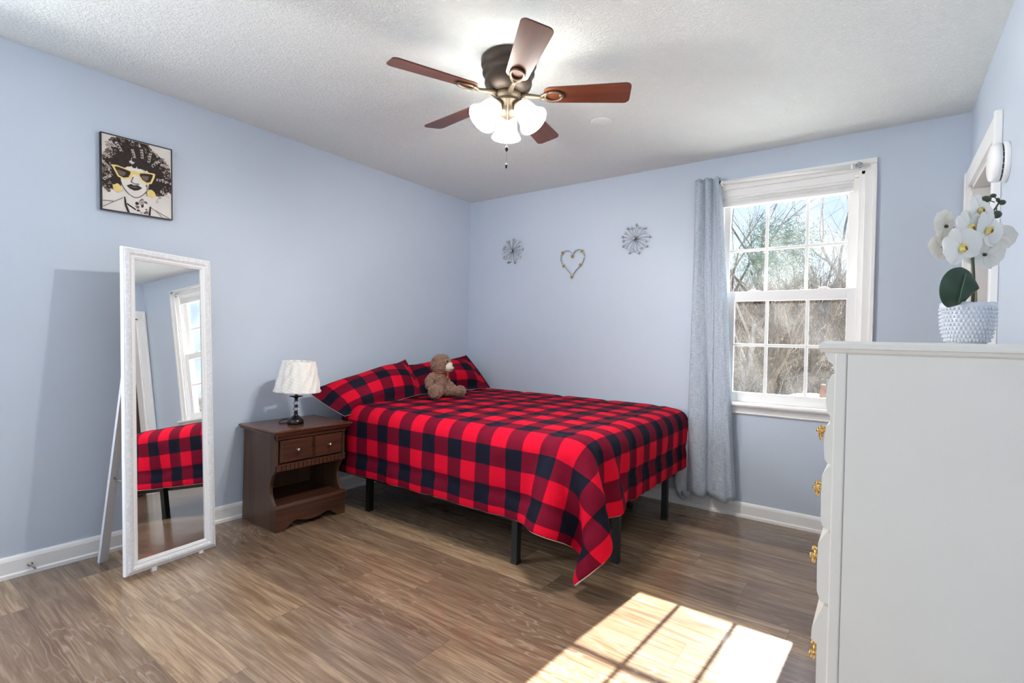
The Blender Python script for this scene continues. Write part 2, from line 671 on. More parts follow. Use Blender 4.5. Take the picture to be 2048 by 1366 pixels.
for (za, zb) in ((0.2, 0.9), (1.0, 1.85)):
    for (ya, yb) in ((DO['y0'] + 0.11, -0.50), (-0.45, DO['y1'] - 0.11)):
        m.box((WX + 0.070, ya, za), (WX + 0.078, yb, zb), bevel=0.004)
o = m.build('door_leaf', M_DOOR, dr)

# ------------------------------------------------------------------ added_window unseen, put in behind the camera to hold the fill light
m = MB()
y0, y1, z0, z1 = RO['y0'], RO['y1'], RO['z0'], RO['z1']
for (a, b) in (((y0, z0), (y0 + 0.05, z1)), ((y1 - 0.05, z0), (y1, z1)), ((y0 + 0.05, z0), (y1 - 0.05, z0 + 0.05)), ((y0 + 0.05, z1 - 0.05), (y1 - 0.05, z1)),
               ((y0 + 0.05, 1.45), (y1 - 0.05, 1.49))):
    m.box((-0.06, a[0], a[1]), (0.005, b[0], b[1]))
struct(m.build('added_window', M_VINYL))

# ------------------------------------------------------------------ bed
bed = tag(empty('bed', (1.08, -0.79, 0)), 'bed on a black steel platform frame in the far corner under a plaid comforter', 'bed')


def at_root(o, root):
    o.parent = root
    o.matrix_parent_inverse = root.matrix_basis.inverted()
    return o


m = MB()
m.box((0.06, -1.525, 0.205), (2.08, -1.495, 0.345), bevel=0.003)
m.box((0.06, -0.075, 0.205), (2.08, -0.045, 0.345), bevel=0.003)
m.box((0.06, -1.50, 0.300), (0.09, -0.05, 0.345))
m.box((2.06, -1.50, 0.310), (2.09, -0.05, 0.345))
m.box((0.06, -0.80, 0.300), (2.08, -0.77, 0.345))
for k in range(11):
    x = 0.13 + k * 0.19
    m.box((x, -1.50, 0.325), (x + 0.05, -0.05, 0.340))
at_root(m.build('frame', M_BLACK), bed)
for (x, y) in ((0.10, -1.50), (0.506, -1.515), (1.706, -1.535), (2.105, -1.195), (2.075, -0.375), (0.10, -0.06), (1.7, -0.06), (0.5, -0.06),
               (0.5, -0.785), (1.7, -0.785)):
    m = MB()
    m.box((x - 0.0185, y - 0.0185, 0.004), (x + 0.0185, y + 0.0185, 0.33), bevel=0.002)
    m.box((x - 0.020, y - 0.020, 0.0), (x + 0.020, y + 0.020, 0.016), bevel=0.002)
    at_root(m.build('leg', M_BLACK), bed)
m = MB()
m.box((0.24, -1.53, 0.345), (2.06, -0.03, 0.63), bevel=0.05)
at_root(m.build('mattress', M_NAVYBED), bed)

# comforter: the cloth is laid over the mattress and its overhang falls by itself


def drape():
    hs = 0.030
    U0, U1, V1 = 0.26, 2.075 + 0.385, 1.53 + 0.41
    nu, nv = int((U1 - U0) / hs) + 1, int(V1 / hs) + 1
    us = U0 + np.arange(nu) * hs
    vs = np.arange(nv) * hs
    UU, VV = np.meshgrid(us, vs, indexing='ij')
    rng = np.random.default_rng(5)
    P = np.zeros((nu, nv, 3))
    P[..., 0] = UU
    P[..., 1] = -VV - 0.035
    lo = np.array([-0.5, -1.565, -0.6])
    hi = np.array([2.105, 0.5, 0.668])
    r = 0.075

    def crown(x, y):
        return 0.018 * np.sin(np.clip((x - 0.1) / 2.0, 0, 1) * PI) * np.sin(np.clip(-y / 1.55, 0, 1) * PI) + 0.012 * np.clip(1 + y / 0.5, 0, 1)
    P[..., 2] = hi[2] + 0.002 + crown(P[..., 0], P[..., 1]) + rng.normal(0, 0.0006, (nu, nv))
    ov = np.maximum(VV - 1.53, 0)
    P[..., 1] = np.where(ov > 0, -1.570, P[..., 1])
    P[..., 2] = np.where(ov > 0, hi[2] - ov * 0.97, P[..., 2])
    pin = (UU < 1.97) & (VV < 1.44)
    W = np.where(pin, 0.0, 1.0)
    X0 = P.copy()
    V = np.zeros_like(P)
    cons = []

    def add(di, dj, k):
        a_i = slice(0, nu - di)
        b_i = slice(di, nu)
        if dj >= 0:
            a_j, b_j = slice(0, nv - dj), slice(dj, nv)
        else:
            a_j, b_j = slice(-dj, nv), slice(0, nv + dj)
        rest = hs * math.hypot(di, dj)
        # two or more colours so that no vertex is moved twice in one pass
        I = np.arange(nu - di)[:, None] + np.zeros(nv - abs(dj), int)[None]
        J = np.zeros(nu - di, int)[:, None] + np.arange(nv - abs(dj))[None]
        c = (I // max(di, 1)) % 2 if di else (J // max(dj, 1)) % 2
        for q in (0, 1):
            mk = (c == q)
            ii, jj = I[mk], J[mk] + (0 if dj >= 0 else -dj)
            a = ii * nv + jj
            b = (ii + di) * nv + jj + dj
            ww = W.reshape(-1)
            sel = (ww[a] + ww[b]) > 0
            a, b = a[sel], b[sel]
            cons.append((a, b, ww[a] / (ww[a] + ww[b]), ww[b] / (ww[a] + ww[b]), rest, k))
    add(1, 0, 1.0)
    add(0, 1, 1.0)
    add(1, 1, 0.9)
    add(1, -1, 0.9)
    add(2, 0, 0.30)
    add(0, 2, 0.30)
    add(4, 0, 0.12)
    add(0, 4, 0.12)
    dt = 1 / 60
    c0, b0 = (lo + hi) / 2, (hi - lo) / 2 - r
    for step in range(150):
        V[..., 2] -= 9.8 * dt
        V *= 0.975
        Q = P + V * dt * W[..., None]
        Q = np.where(pin[..., None], X0, Q)
        F = Q.reshape(-1, 3)
        for it in range(14):
            for (a, b, wa, wb, rest, k) in cons:
                d = F[b] - F[a]
                L = np.sqrt((d * d).sum(1)) + 1e-9
                c = (k * (L - rest) / L)[:, None] * d
                F[a] += wa[:, None] * c
                F[b] -= wb[:, None] * c
            q = np.abs(F - c0) - b0
            qm = np.maximum(q, 0)
            ln = np.sqrt((qm * qm).sum(1)) + 1e-9
            sd = ln + np.minimum(q.max(1), 0) - r
            hit = (sd < 0) & (ln > 1e-6) & (W.reshape(-1) > 0)
            nrm = np.sign(F - c0) * qm / ln[:, None]
            F[hit] -= (sd[hit, None]) * nrm[hit]
            F[:, 2] = np.maximum(F[:, 2], 0.035)
            F[:, 1] = np.minimum(F[:, 1], -0.034)
        Q = F.reshape(nu, nv, 3)
        V = (Q - P) / dt
        sp = np.sqrt((V * V).sum(-1, keepdims=True))
        V *= np.minimum(1, 3.0 / (sp + 1e-9))
        P = Q
    return P, us, vs


P, us, vs = drape()
# the hanging corner swings in towards the bed leg
ca_ = np.clip((vs[None, :] - 1.58) / 0.34, 0, 1) * np.clip((us[:, None] - 2.12) / 0.32, 0, 1)
P[..., 0] -= 0.115 * ca_
P[..., 1] += 0.045 * ca_
P[..., 2] -= 0.030 * ca_
me = bpy.data.meshes.new('comforter')
nu, nv = P.shape[:2]
idx = lambda i, j_: i * nv + j_
faces = [(idx(i, k), idx(i, k + 1), idx(i + 1, k + 1), idx(i + 1, k)) for i in range(nu - 1) for k in range(nv - 1)]
# quilting: soft ridges between sewn lines, plus creases across the hanging sides
N = np.zeros_like(P)
du = np.gradient(P, axis=0)
dv = np.gradient(P, axis=1)
N = np.cross(dv, du)
N /= np.linalg.norm(N, axis=-1, keepdims=True) + 1e-9
N[N[..., 2] < -0.5] *= 1
UU, VV = np.meshgrid(us, vs, indexing='ij')


def seam(s, s0, per):
    f = np.abs(((s - s0) / per + 0.5) % 1.0 - 0.5) * per
    return 1 - np.exp(-(f / 0.020) ** 2)


puff = 0.012 * seam(UU, 2.30, 0.40) * seam(VV, 1.80, 0.40)
rr = np.random.default_rng(3)
wr = np.zeros_like(UU)
for k in range(34):
    cu, cv = rr.uniform(0.3, 2.3), rr.uniform(0.1, 1.9)
    an = rr.normal(0.15, 0.5) + (PI / 2 if rr.random() < 0.3 else 0)
    ca, sa = math.cos(an), math.sin(an)
    a = (UU - cu) * ca + (VV - cv) * sa
    b = -(UU - cu) * sa + (VV - cv) * ca
    wr += rr.uniform(0.002, 0.006) * np.exp(-(a / rr.uniform(0.1, 0.3)) ** 2 - (b / 0.022) ** 2)
over = np.clip((UU - 2.12) / 0.12, 0, 1) * np.clip((1.52 - VV) / 0.1, 0, 1)
fold = 0.010 * np.sin(VV * 52 + 2.5 * np.sin(UU * 5 + VV * 9)) * over * (0.35 + 0.65 * np.clip((VV - 0.5) / 0.9, 0, 1))
side = np.clip((VV - 1.6) / 0.2, 0, 1)
fold2 = 0.007 * np.sin(UU * 19 + np.sin(UU * 7)) * side
P2 = P + N * (puff + wr + fold + fold2)[..., None]
P2[..., 1] = np.minimum(P2[..., 1], -0.033)
me.from_pydata([tuple(p) for p in P2.reshape(-1, 3)], [], faces)
uvl = me.uv_layers.new(name='UVMap')
for lp in me.loops:
    i, k = divmod(lp.vertex_index, nv)
    uvl.data[lp.index].uv = (us[i] + 0.165, vs[k] + 0.055)
for p_ in me.polygons:
    p_.use_smooth = True
me.materials.append(M_PLAID)
me.materials.append(M_CREAM)
comf = bpy.data.objects.new('comforter', me)
COL.objects.link(comf)
md = comf.modifiers.new('thick', 'SOLIDIFY')
md.thickness = 0.020
md.offset = -0.6
md.material_offset = 1
md.material_offset_rim = 1
subsurf(comf, 1)
tag(comf, 'red and black buffalo check comforter spread over the bed, one corner hanging low', 'comforter')

# ------------------------------------------------------------------ pillows


def pillow(name, c, L, Hh, T, uvo, flange=0.05, back=0.75):
    """c = corners bottom-left, bottom-right, top-left, top-right of the sham"""
    c = [Vector(v) for v in c]
    n, mth = 34, 24
    nrm = (c[1] - c[0]).cross(c[2] - c[0]).normalized()
    t = MB()
    uvs = {}
    sheets = []
    for sgn, mi in ((1, 0), (-1, 1)):
        rows = []
        for i in range(n + 1):
            row = []
            s = i / n
            for k in range(mth + 1):
                q = k / mth
                p = c[0].lerp(c[1], s).lerp(c[2].lerp(c[3], s), q)
                # edges drawn in between the corners
                es = math.sin(PI * s) ** 0.8
                eq = math.sin(PI * q) ** 0.8
                p += (c[2] - c[0]).normalized() * ((-0.034 if q > 0.5 else -0.004) * es * (q - 0.5) * 2 * abs(q - 0.5) * 2)
                p += (c[1] - c[0]).normalized() * (0.012 * eq * (s - 0.5) * 2 * abs(s - 0.5) * 2)
                fs, fq = flange / L, flange / Hh
                ss = min(max((s - fs) / (1 - 2 * fs), 0), 1)
                qq = min(max((q - fq) / (1 - 2 * fq), 0), 1)
                th = (max(0, 1 - abs(2 * ss - 1) ** 2.6) * max(0, 1 - abs(2 * qq - 1) ** 2.4)) ** 0.62
                wv = 0.010 * math.sin(9 * s + 5 * q + uvo * 9) * math.sin(7 * q - 3 * s) * th
                th = T / 2 * th * (1.25 if sgn > 0 else back * (0.15 + 0.85 * min(1.0, q * 2.2))) + 0.002 + (wv if sgn > 0 else 0)
                row.append(p + nrm * sgn * th)
            rows.append(row)
        V = t.grid(rows, mi, True, flip=(sgn < 0))
        for i in range(n + 1):
            for k in range(mth + 1):
                uvs[V[i][k]] = (i / n * L + uvo, k / mth * Hh + uvo * 0.7)
        sheets.append(V)
    A, B = sheets
    ring = [(i, 0) for i in range(n)] + [(n, k) for k in range(mth)] + [(i, mth) for i in range(n, 0, -1)] + [(0, k) for k in range(mth, 0, -1)]
    for a in range(len(ring)):
        i, k = ring[a]
        i2, k2 = ring[(a + 1) % len(ring)]
        t.face([A[i][k], B[i][k], B[i2][k2], A[i2][k2]], 1, True)
    lay = t.b.loops.layers.uv.new('UVMap')
    for f in t.b.faces:
        for lp in f.loops:
            lp[lay].uv = uvs[lp.vert]
    return t.build(name, [M_PLAID, M_CREAM], recalc=True)


o = pillow('pillow', [(0.31, -1.00, 0.705), (0.37, -0.10, 0.706), (0.055, -1.00, 0.915), (0.095, -0.125, 0.990)], 0.72, 0.50, 0.17, 0.31)
tag(o, 'buffalo check pillow in the corner of the room, behind the teddy bear', 'pillow', 'pillows at the head of the bed')
o = pillow('pillow', [(0.36, -1.615, 0.615), (0.45, -1.02, 0.725), (0.075, -1.725, 0.775), (0.115, -0.885, 0.965)], 0.76, 0.50, 0.19, 0.02, 0.022, 1.15)
tag(o, 'buffalo check pillow with a cream back, drooping over the bed edge beside the lamp', 'pillow', 'pillows at the head of the bed')

# ------------------------------------------------------------------ nightstand
NX, NY0, NY1, NZ = 0.405, -2.105, -1.640, 0.59
ns = tag(empty('nightstand', (0.2, -1.87, 0)), 'dark brown wooden nightstand with one drawer and an open shelf, beside the bed', 'nightstand')


def nsp(mb, name, mat, parent=None):
    return at_root(mb.build(name, mat), ns) if parent is None else kid(mb, name, mat, parent)


def kid(mb, name, mat, parent):
    """child of a part whose world matrix is the identity"""
    o = mb.build(name, mat)
    o.parent = parent
    return o


side_poly = [(0.03, 0), (NX, 0), (NX, 0.135)]
for k in range(13):     # scooped front edge of the open part
    a = PI * k / 12
    side_poly.append((NX - 0.012 - 0.048 * math.sin(a) ** 0.75, 0.150 + (0.345 - 0.150) * k / 12))
side_poly += [(NX - 0.006, 0.36), (NX - 0.006, NZ - 0.03), (0.03, NZ - 0.03)]
for y in (NY0, NY1 - 0.018):
    m = MB()
    m.prism(side_poly, 1, y, y + 0.018, bevel=0.0015)
    nsp(m, 'side_panel', M_NS)
m = MB()
m.box((0.03, NY0 + 0.018, 0.06), (0.04, NY1 - 0.018, NZ - 0.03))
nsp(m, 'back_panel', M_NS)
m = MB()   # top with an ogee edge
pr = [(0.0, NZ), (0.0, NZ - 0.010), (-0.010, NZ - 0.019), (-0.010, NZ - 0.024)]
ty0, ty1, tx1 = NY0 - 0.032, NY1 + 0.026, NX + 0.035
loops = []
for (d, z) in ((-0.012, NZ), (0.0, NZ - 0.004), (0.0, NZ - 0.011), (-0.010, NZ - 0.020), (-0.010, NZ - 0.026)):
    loops.append([(0.022, ty0 - d, z), (tx1 + d, ty0 - d, z), (tx1 + d, ty1 + d, z), (0.022, ty1 + d, z)])
V = m.grid(loops, 0, False, closev=True)
m.face(V[0])
m.face(V[-1][::-1])
nsp(m, 'top', M_NSTOP)
m = MB()   # moulded rail under the top
m.prism([(NX - 0.02, NZ - 0.026), (NX + 0.020, NZ - 0.026), (NX + 0.020, NZ - 0.032), (NX + 0.006, NZ - 0.046), (NX + 0.006, NZ - 0.056),
         (NX - 0.02, NZ - 0.056)], 1, NY0, NY1)
nsp(m, 'top_rail', M_NSH)
m = MB()   # drawer box with two raised panels on its front
m.box((0.06, NY0 + 0.030, 0.392), (NX - 0.010, NY1 - 0.030, 0.530))
ymid = (NY0 + NY1) / 2
for (ya, yb) in ((NY0 + 0.026, ymid - 0.006), (ymid + 0.006, NY1 - 0.026)):
    t = bmesh.new()
    bmesh.ops.create_cube(t, size=1)
    for v in t.verts:
        fx = v.co.x > 0
        ins = 0.008 if fx else 0.0
        v.co = Vector((NX + 0.008 if fx else NX - 0.010,
                       (ya + ins) if v.co.y < 0 else (yb - ins),
                       (0.394 + ins) if v.co.z < 0 else (0.530 - ins)))
    m.add(t, 0)
dw = nsp(m, 'drawer', M_NSH)
for y in ((NY0 + 0.026 + ymid - 0.006) / 2, (NY1 - 0.026 + ymid + 0.006) / 2):
    m = MB()
    M = Matrix.Translation((NX + 0.007, y, 0.464)) @ Matrix.Rotation(PI / 2, 4, 'Y')
    m.lathe([(0.0, 0.0), (0.009, 0.0), (0.006, 0.003), (0.0045, 0.010), (0.008, 0.014), (0.0105, 0.019), (0.009, 0.024), (0.0, 0.026)], 18, M)
    kid(m, 'knob', M_CHROME, dw)
m = MB()   # dentil strip under the drawer
m.box((NX - 0.03, NY0 + 0.018, 0.348), (NX + 0.002, NY1 - 0.018, 0.386))
nd = 17
for k in range(nd):
    ya = NY0 + 0.004 + (NY1 - NY0 - 0.008) * k / nd
    m.box((NX, ya + 0.002, 0.352), (NX + 0.011, ya + (NY1 - NY0 - 0.008) / nd - 0.003, 0.383), bevel=0.0015)
m.box((NX - 0.006, NY0, 0.383), (NX + 0.009, NY1, 0.389))
nsp(m, 'dentil_rail', M_NSH)
m = MB()
m.box((0.04, NY0 + 0.018, 0.128), (NX - 0.03, NY1 - 0.018, 0.146))
nsp(m, 'shelf', M_NSH)
m = MB()   # bottom rail: eased top edge, scalloped lower edge
m.prism([(NX - 0.02, 0.150), (NX + 0.004, 0.150), (NX + 0.018, 0.138), (NX + 0.018, 0.128), (NX - 0.02, 0.128)], 1, NY0 - 0.003, NY1 + 0.003)
ap = [(NY0, 0.130), (NY0, 0.0), (NY0 + 0.060, 0.0), (NY0 + 0.066, 0.014)]
for k in range(25):
    s = k / 24
    y = NY0 + 0.078 + (NY1 - NY0 - 0.156) * s
    a = abs(2 * s - 1)
    z = 0.047 - 0.020 * (1 - min(a * 1.6, 1.0) ** 2) if a < 0.62 else 0.047 - 0.028 * ((a - 0.62) / 0.38) ** 2.2
    ap.append((y, z))
ap += [(NY1 - 0.066, 0.014), (NY1 - 0.060, 0.0), (NY1, 0.0), (NY1, 0.130)]
m.prism([(p[0], p[1]) for p in ap], 0, NX - 0.004, NX + 0.012)
nsp(m, 'base_rail', M_NSH)

# ------------------------------------------------------------------ table lamp
LX, LY = 0.265, -1.905
lamp = tag(empty('table_lamp', (LX, LY, NZ), YAW), 'small table lamp with a white woven shade and black crystal stem, on the nightstand', 'lamp')


def lk(mb, name, mat, parent=None):
    o = mb.build(name, mat)
    o.parent = parent or lamp
    return o


m = MB()
m.lathe([(0.0, 0.0), (0.046, 0.0), (0.048, 0.004), (0.047, 0.018), (0.043, 0.026), (0.034, 0.036), (0.024, 0.044), (0.015, 0.052), (0.010, 0.060),
         (0.012, 0.064), (0.012, 0.068), (0.0, 0.069)], 32)
lk(m, 'base', M_LAMPBLK)
for z in (0.068, 0.104, 0.144):
    m = MB()
    m.lathe([(0.0, z), (0.010, z), (0.013, z + 0.004), (0.009, z + 0.008), (0.009, z + 0.011), (0.013, z + 0.014), (0.0, z + 0.016)], 20)
    lk(m, 'collar', M_LAMPBLK)
m = MB()
m.lathe([(0, 0.158), (0.008, 0.158), (0.016, 0.164), (0.040, 0.170), (0.041, 0.173), (0.010, 0.176), (0.008, 0.182), (0.008, 0.26), (0, 0.26)], 28)
lk(m, 'stem', M_LAMPBLK)
for z in (0.082, 0.118):
    m = MB()
    m.lathe([(0.0, z), (0.009, z), (0.016, z + 0.008), (0.017, z + 0.013), (0.015, z + 0.019), (0.009, z + 0.025), (0, z + 0.025)], 10, smooth=False)
    lk(m, 'crystal', M_CRYST)
M_SHADE = NT('white_woven_shade')
cc = M_SHADE.coord()
wv = M_SHADE.noise(cc, 60, 3)
M_SHADE.set(color=lin((236, 234, 228)), rough=0.9, sss=0.0, normal=M_SHADE.bump(wv, 0.25, 0.004))
M_SHADE = M_SHADE.m


def shade_fn(r, z, a):
    k = (z - 0.20) / 0.19
    d = 0.0055 * max(0, math.sin(14 * (a - 0.9 * k)))
    d += 0.0035 * math.sin(14 * (a + 0.9 * k) + 20 * k) * math.sin(30 * k)
    sq = 1 + 0.05 * (abs(math.cos(2 * a - 1.57)) ** 3)
    return (r + d) * sq, z


m = MB()
prf = [(0.130 - 0.042 * (k / 26) ** 0.9, 0.200 + 0.190 * k / 26) for k in range(27)]
m.lathe(prf, 168, fn=shade_fn)
sh = lk(m, 'lamp_shade', M_SHADE)
mo = sh.modifiers.new('thick', 'SOLIDIFY')
mo.thickness = 0.002
sh.rotation_euler = (0.0, math.radians(2.0), 0)
m = MB()   # cord lying in a loop behind the base
pts = []
for k in range(40):
    a = k / 39
    ang = -2.7 + a * 4.2
    pts.append((-0.045 - 0.062 * (1 - math.cos(a * 2 * PI)) / 2 - 0.0, 0.012 + 0.035 * math.sin(a * PI * 2 + 0.3) + 0.01, 0.0035 + 0.02 * math.sin(PI * min(1, a * 1.6)) * (1 - a)))
m.tube(pts, 0.0028, 8)
lk(m, 'cord', M_LAMPBLK)

# ------------------------------------------------------------------ standing mirror
mb_, maz, mti, mwd, mht, mfw = Vector((0.4436, -2.8256, 0.020)), 0.1861, 0.0984, 0.4304, 1.5342, 0.0555
ux = Vector((-math.sin(maz), math.cos(maz), 0))
nx_ = Vector((math.cos(maz), math.sin(maz), 0))
vy = Vector((0, 0, 1)) * math.cos(mti) - nx_ * math.sin(mti)
ro = -0.0224
ux, vy = ux * math.cos(ro) + vy * math.sin(ro), vy * math.cos(ro) - ux * math.sin(ro)
nn = ux.cross(vy)
mir = empty('standing_mirror')
MM = Matrix((ux, vy, nn)).transposed().to_4x4()
MM.translation = mb_
mir.matrix_world = MM
tag(mir, 'tall white framed mirror on an easel leg, tilted back before the left wall', 'mirror')


def carved_white():
    g = NT('carved_white_frame')
    c = g.coord()
    v = g.n('TexVoronoi', feature='SMOOTH_F1')
    g.link(c, v.inputs['Vector'])
    v.inputs['Scale'].default_value = 75
    nz = g.noise(c, 60, 3, 0.6, 1.5)
    h = g.ramp(g.math('ADD', g.math('MULTIPLY', v.outputs['Distance'], 0.8), g.math('MULTIPLY', nz, 0.5)), [(0.32, 0.0), (0.62, 1.0)])
    g.set(color=g.mix(h, lin((240, 241, 242)), lin((222, 224, 227))), rough=0.45, normal=g.bump(h, 0.30, 0.003))
    return g.m


M_CARVED = carved_white()
M_MFRAME = flat('white_frame_paint', (240, 241, 242), 0.42)


def frame_loop(m, prof, mi=0):
    rows = []
    for (d, h) in prof:
        rows.append([(d, d, h), (mwd - d, d, h), (mwd - d, mht - d, h), (d, mht - d, h)])
    m.grid(rows, mi, False, closev=True)


m = MB()
frame_loop(m, [(0.002, -0.022), (0.0, -0.020), (0.0, -0.004), (0.003, 0.0), (0.006, 0.0)], 0)
frame_loop(m, [(0.006, 0.0), (0.010, 0.005), (0.018, 0.009), (0.027, 0.009), (0.035, 0.004)], 1)
frame_loop(m, [(0.035, 0.004), (0.038, 0.0015), (0.041, 0.0025), (0.046, 0.002), (0.048, -0.001), (0.0551, -0.004), (0.0551, -0.012), (0.002, -0.022)], 0)
o = m.build('frame', [M_MFRAME, M_CARVED], mir)
g = NT('mirror_silver')
g.set(color=(0.93, 0.94, 0.94), rough=0.0, metal=1.0)
m = MB()
m.box((0.05, 0.05, -0.013), (mwd - 0.05, mht - 0.05, -0.009))
m.build('mirror_glass', g.m, mir)
m = MB()
m.box((0.004, 0.004, -0.024), (mwd - 0.004, mht - 0.004, -0.016))
m.build('back_board', flat('brown_hardboard', (150, 120, 90), 0.8), mir)
for s in (0.125, 0.352):
    m = MB()
    m.box((s - 0.011, -(0.0195 - 0.0224 * s) / math.cos(mti), -0.012), (s + 0.011, 0.002, -0.001), bevel=0.001)
    m.build('foot', M_MFRAME, mir)
# easel legs, hinged to the back
MI = MM.inverted()
M_EASEL = flat('easel_leg_paint', (214, 218, 224), 0.5)
for (fx_, fy_, s_) in ((0.118, -2.822, 0.035), (0.060, -2.52, mwd - 0.035)):
    a = MI @ Vector((fx_, fy_, 0.0))
    b = Vector((s_, 1.02, -0.026))
    m = MB()
    d = (b - a).normalized()
    side = d.cross(Vector((0, 0, 1))).normalized()
    fr_ = side.cross(d)
    c8 = []
    for p, wdt in ((a, 0.019), (b, 0.015)):
        c8.append([p + side * sx1 * wdt + fr_ * sy1 * 0.009 for sx1, sy1 in ((-1, -1), (1, -1), (1, 1), (-1, 1))])
    V = m.grid(c8, 0, False, closev=True)
    m.face(V[0])
    m.face(V[1])
    m.build('easel_leg', M_EASEL, mir)
m = MB()   # folding stay between the leg and the frame
a = MI @ Vector((0.118, -2.822, 0.0))
b = Vector((0.035, 1.02, -0.026))
p = a.lerp(b, 0.42)
m.tube([p, p + Vector((0, -0.02, 0.03)), Vector((p.x, p.y - 0.02, -0.02))], 0.005, 6)
m.build('stay', M_CHROME, mir)

# ------------------------------------------------------------------ picture on the left wall
pic = tag(empty('wall_picture', (0.004, -2.680, 1.948)), 'small canvas of a woman with dark curls and gold sunglasses, above the mirror', 'picture')
pic.rotation_euler = (math.radians(1.6), 0, 0)
PW, PH = 0.316, 0.386
m = MB()
m.box((0.0, -PW / 2 + 0.004, -PH / 2 + 0.004), (0.018, PW / 2 - 0.004, PH / 2 - 0.004))
M_PAPER = flat('cream_canvas', (226, 221, 214), 0.8, nscale=14, namp=0.04)
M_INK = flat('dark_brown_ink', (46, 36, 33), 0.8, nscale=60, namp=0.3)
M_INK2 = flat('mid_brown_ink', (112, 96, 90), 0.8, nscale=60, namp=0.2)
M_INK3 = flat('pale_brown_ink', (176, 164, 155), 0.8, nscale=60, namp=0.1)
M_GOLDP = flat('gold_paint', (222, 196, 118), 0.5, 0.15, nscale=50)
layer = [0]


def art(poly, mi):
    layer[0] += 1
    x = 0.0182 + layer[0] * 0.0000016
    vs_ = [m.b.verts.new((x, -PW / 2 + u * PW, PH / 2 - v * PH)) for u, v in poly]
    m.face(vs_, mi)


def disc(u, v, r, mi, n=10, sq=0.82):
    rr_ = random.Random(int(u * 9999 + v * 77777))
    pl = []
    for k in range(n):
        a = 2 * PI * k / n
        q = r * (1 + rr_.uniform(-0.25, 0.25))
        pl.append((min(max(u + q * math.cos(a), 0.018), 0.982), min(max(v + q * sq * math.sin(a), 0.016), 0.984)))
    art(pl, mi)


rg = random.Random(11)


def hair_r(a):     # outline of the hair around the face
    return 0.46 + 0.05 * math.sin(3 * a + 1) + 0.02 * math.sin(8 * a)


for mi, n, q0, q1, rad in ((3, 200, 0.86, 1.10, 0.022), (2, 220, 0.76, 1.06, 0.028), (1, 620, 0.40, 0.96, 0.040), (2, 80, 0.78, 1.04, 0.017), (3, 60, 0.80, 1.05, 0.014),
                           (1, 90, 0.86, 1.06, 0.013)):
    for k in range(n):
        a = rg.uniform(-PI * 1.28, PI * 0.28)
        q = rg.uniform(q0, q1) * hair_r(a)
        u, v = 0.48 + q * 1.06 * math.cos(a), 0.455 + q * (0.98 if math.sin(a) < 0 else 0.72) * math.sin(a)
        if 0.0 < u < 0.985 and 0.01 < v < 0.86 and not (abs(u - 0.46) < 0.16 and v > 0.70):
            disc(u, v, rad * rg.uniform(0.6, 1.2), mi)
# neck, shoulders, face
art([(0.36, 0.74), (0.33, 0.86), (0.38, 0.985), (0.62, 0.985), (0.66, 0.86), (0.60, 0.74)], 0)
for pl in ([(0.30, 0.78), (0.32, 0.79), (0.34, 0.90), (0.38, 0.985), (0.345, 0.985), (0.31, 0.90)],
           [(0.66, 0.86), (0.68, 0.86), (0.67, 0.985), (0.64, 0.985)],
           [(0.34, 0.86), (0.47, 0.93), (0.455, 0.945), (0.34, 0.885)]):
    art(pl, 1)
for k in range(26):
    disc(rg.uniform(0.47, 0.62), rg.uniform(0.78, 0.97), rg.uniform(0.012, 0.03), rg.choice((1, 2, 2, 3)))
for (a, b) in (((0.02, 0.96), (0.29, 0.80)), ((0.02, 0.88), (0.16, 0.87)), ((0.68, 0.88), (0.95, 0.985)), ((0.74, 0.90), (0.84, 0.985))):
    dx, dy = b[0] - a[0], b[1] - a[1]
    L_ = math.hypot(dx, dy)
    nx2, ny2 = -dy / L_ * 0.004, dx / L_ * 0.004
    art([(a[0] + nx2, a[1] + ny2), (b[0] + nx2, b[1] + ny2), (b[0] - nx2, b[1] - ny2), (a[0] - nx2, a[1] - ny2)], 2)
face = []
for k in range(40):
    a = 2 * PI * k / 40
    face.append((0.455 + 0.205 * math.cos(a) * (1 - 0.25 * max(0, math.sin(a)) ** 2), 0.545 + (0.235 if math.sin(a) > 0 else 0.20) * math.sin(a)))
art(face, 2)
art([(0.455 + (u - 0.455) * 0.95, 0.545 + (v - 0.545) * 0.96 - 0.004) for u, v in face], 0)
for k in range(46):     # fringe over the forehead
    u = rg.uniform(0.22, 0.70)
    disc(u, 0.30 + 0.12 * abs(u - 0.43) + rg.uniform(-0.05, 0.05), rg.uniform(0.025, 0.04), 1)
for k in range(12):
    disc(rg.uniform(0.60, 0.65), rg.uniform(0.58, 0.72), 0.014, rg.choice((2, 3)))
art([(0.42, 0.50), (0.44, 0.50), (0.41, 0.565), (0.445, 0.585), (0.505, 0.575), (0.52, 0.59), (0.45, 0.60), (0.39, 0.575)], 2)
art([(0.335, 0.632), (0.40, 0.600), (0.445, 0.612), (0.49, 0.598), (0.555, 0.628), (0.50, 0.668), (0.44, 0.682), (0.38, 0.665)], 1)
art([(0.37, 0.636), (0.45, 0.628), (0.52, 0.632), (0.45, 0.645)], 2)


def lens(c, pts, mi, k):
    art([(c[0] + (u - c[0]) * k, c[1] + (v - c[1]) * k) for u, v in pts], mi)


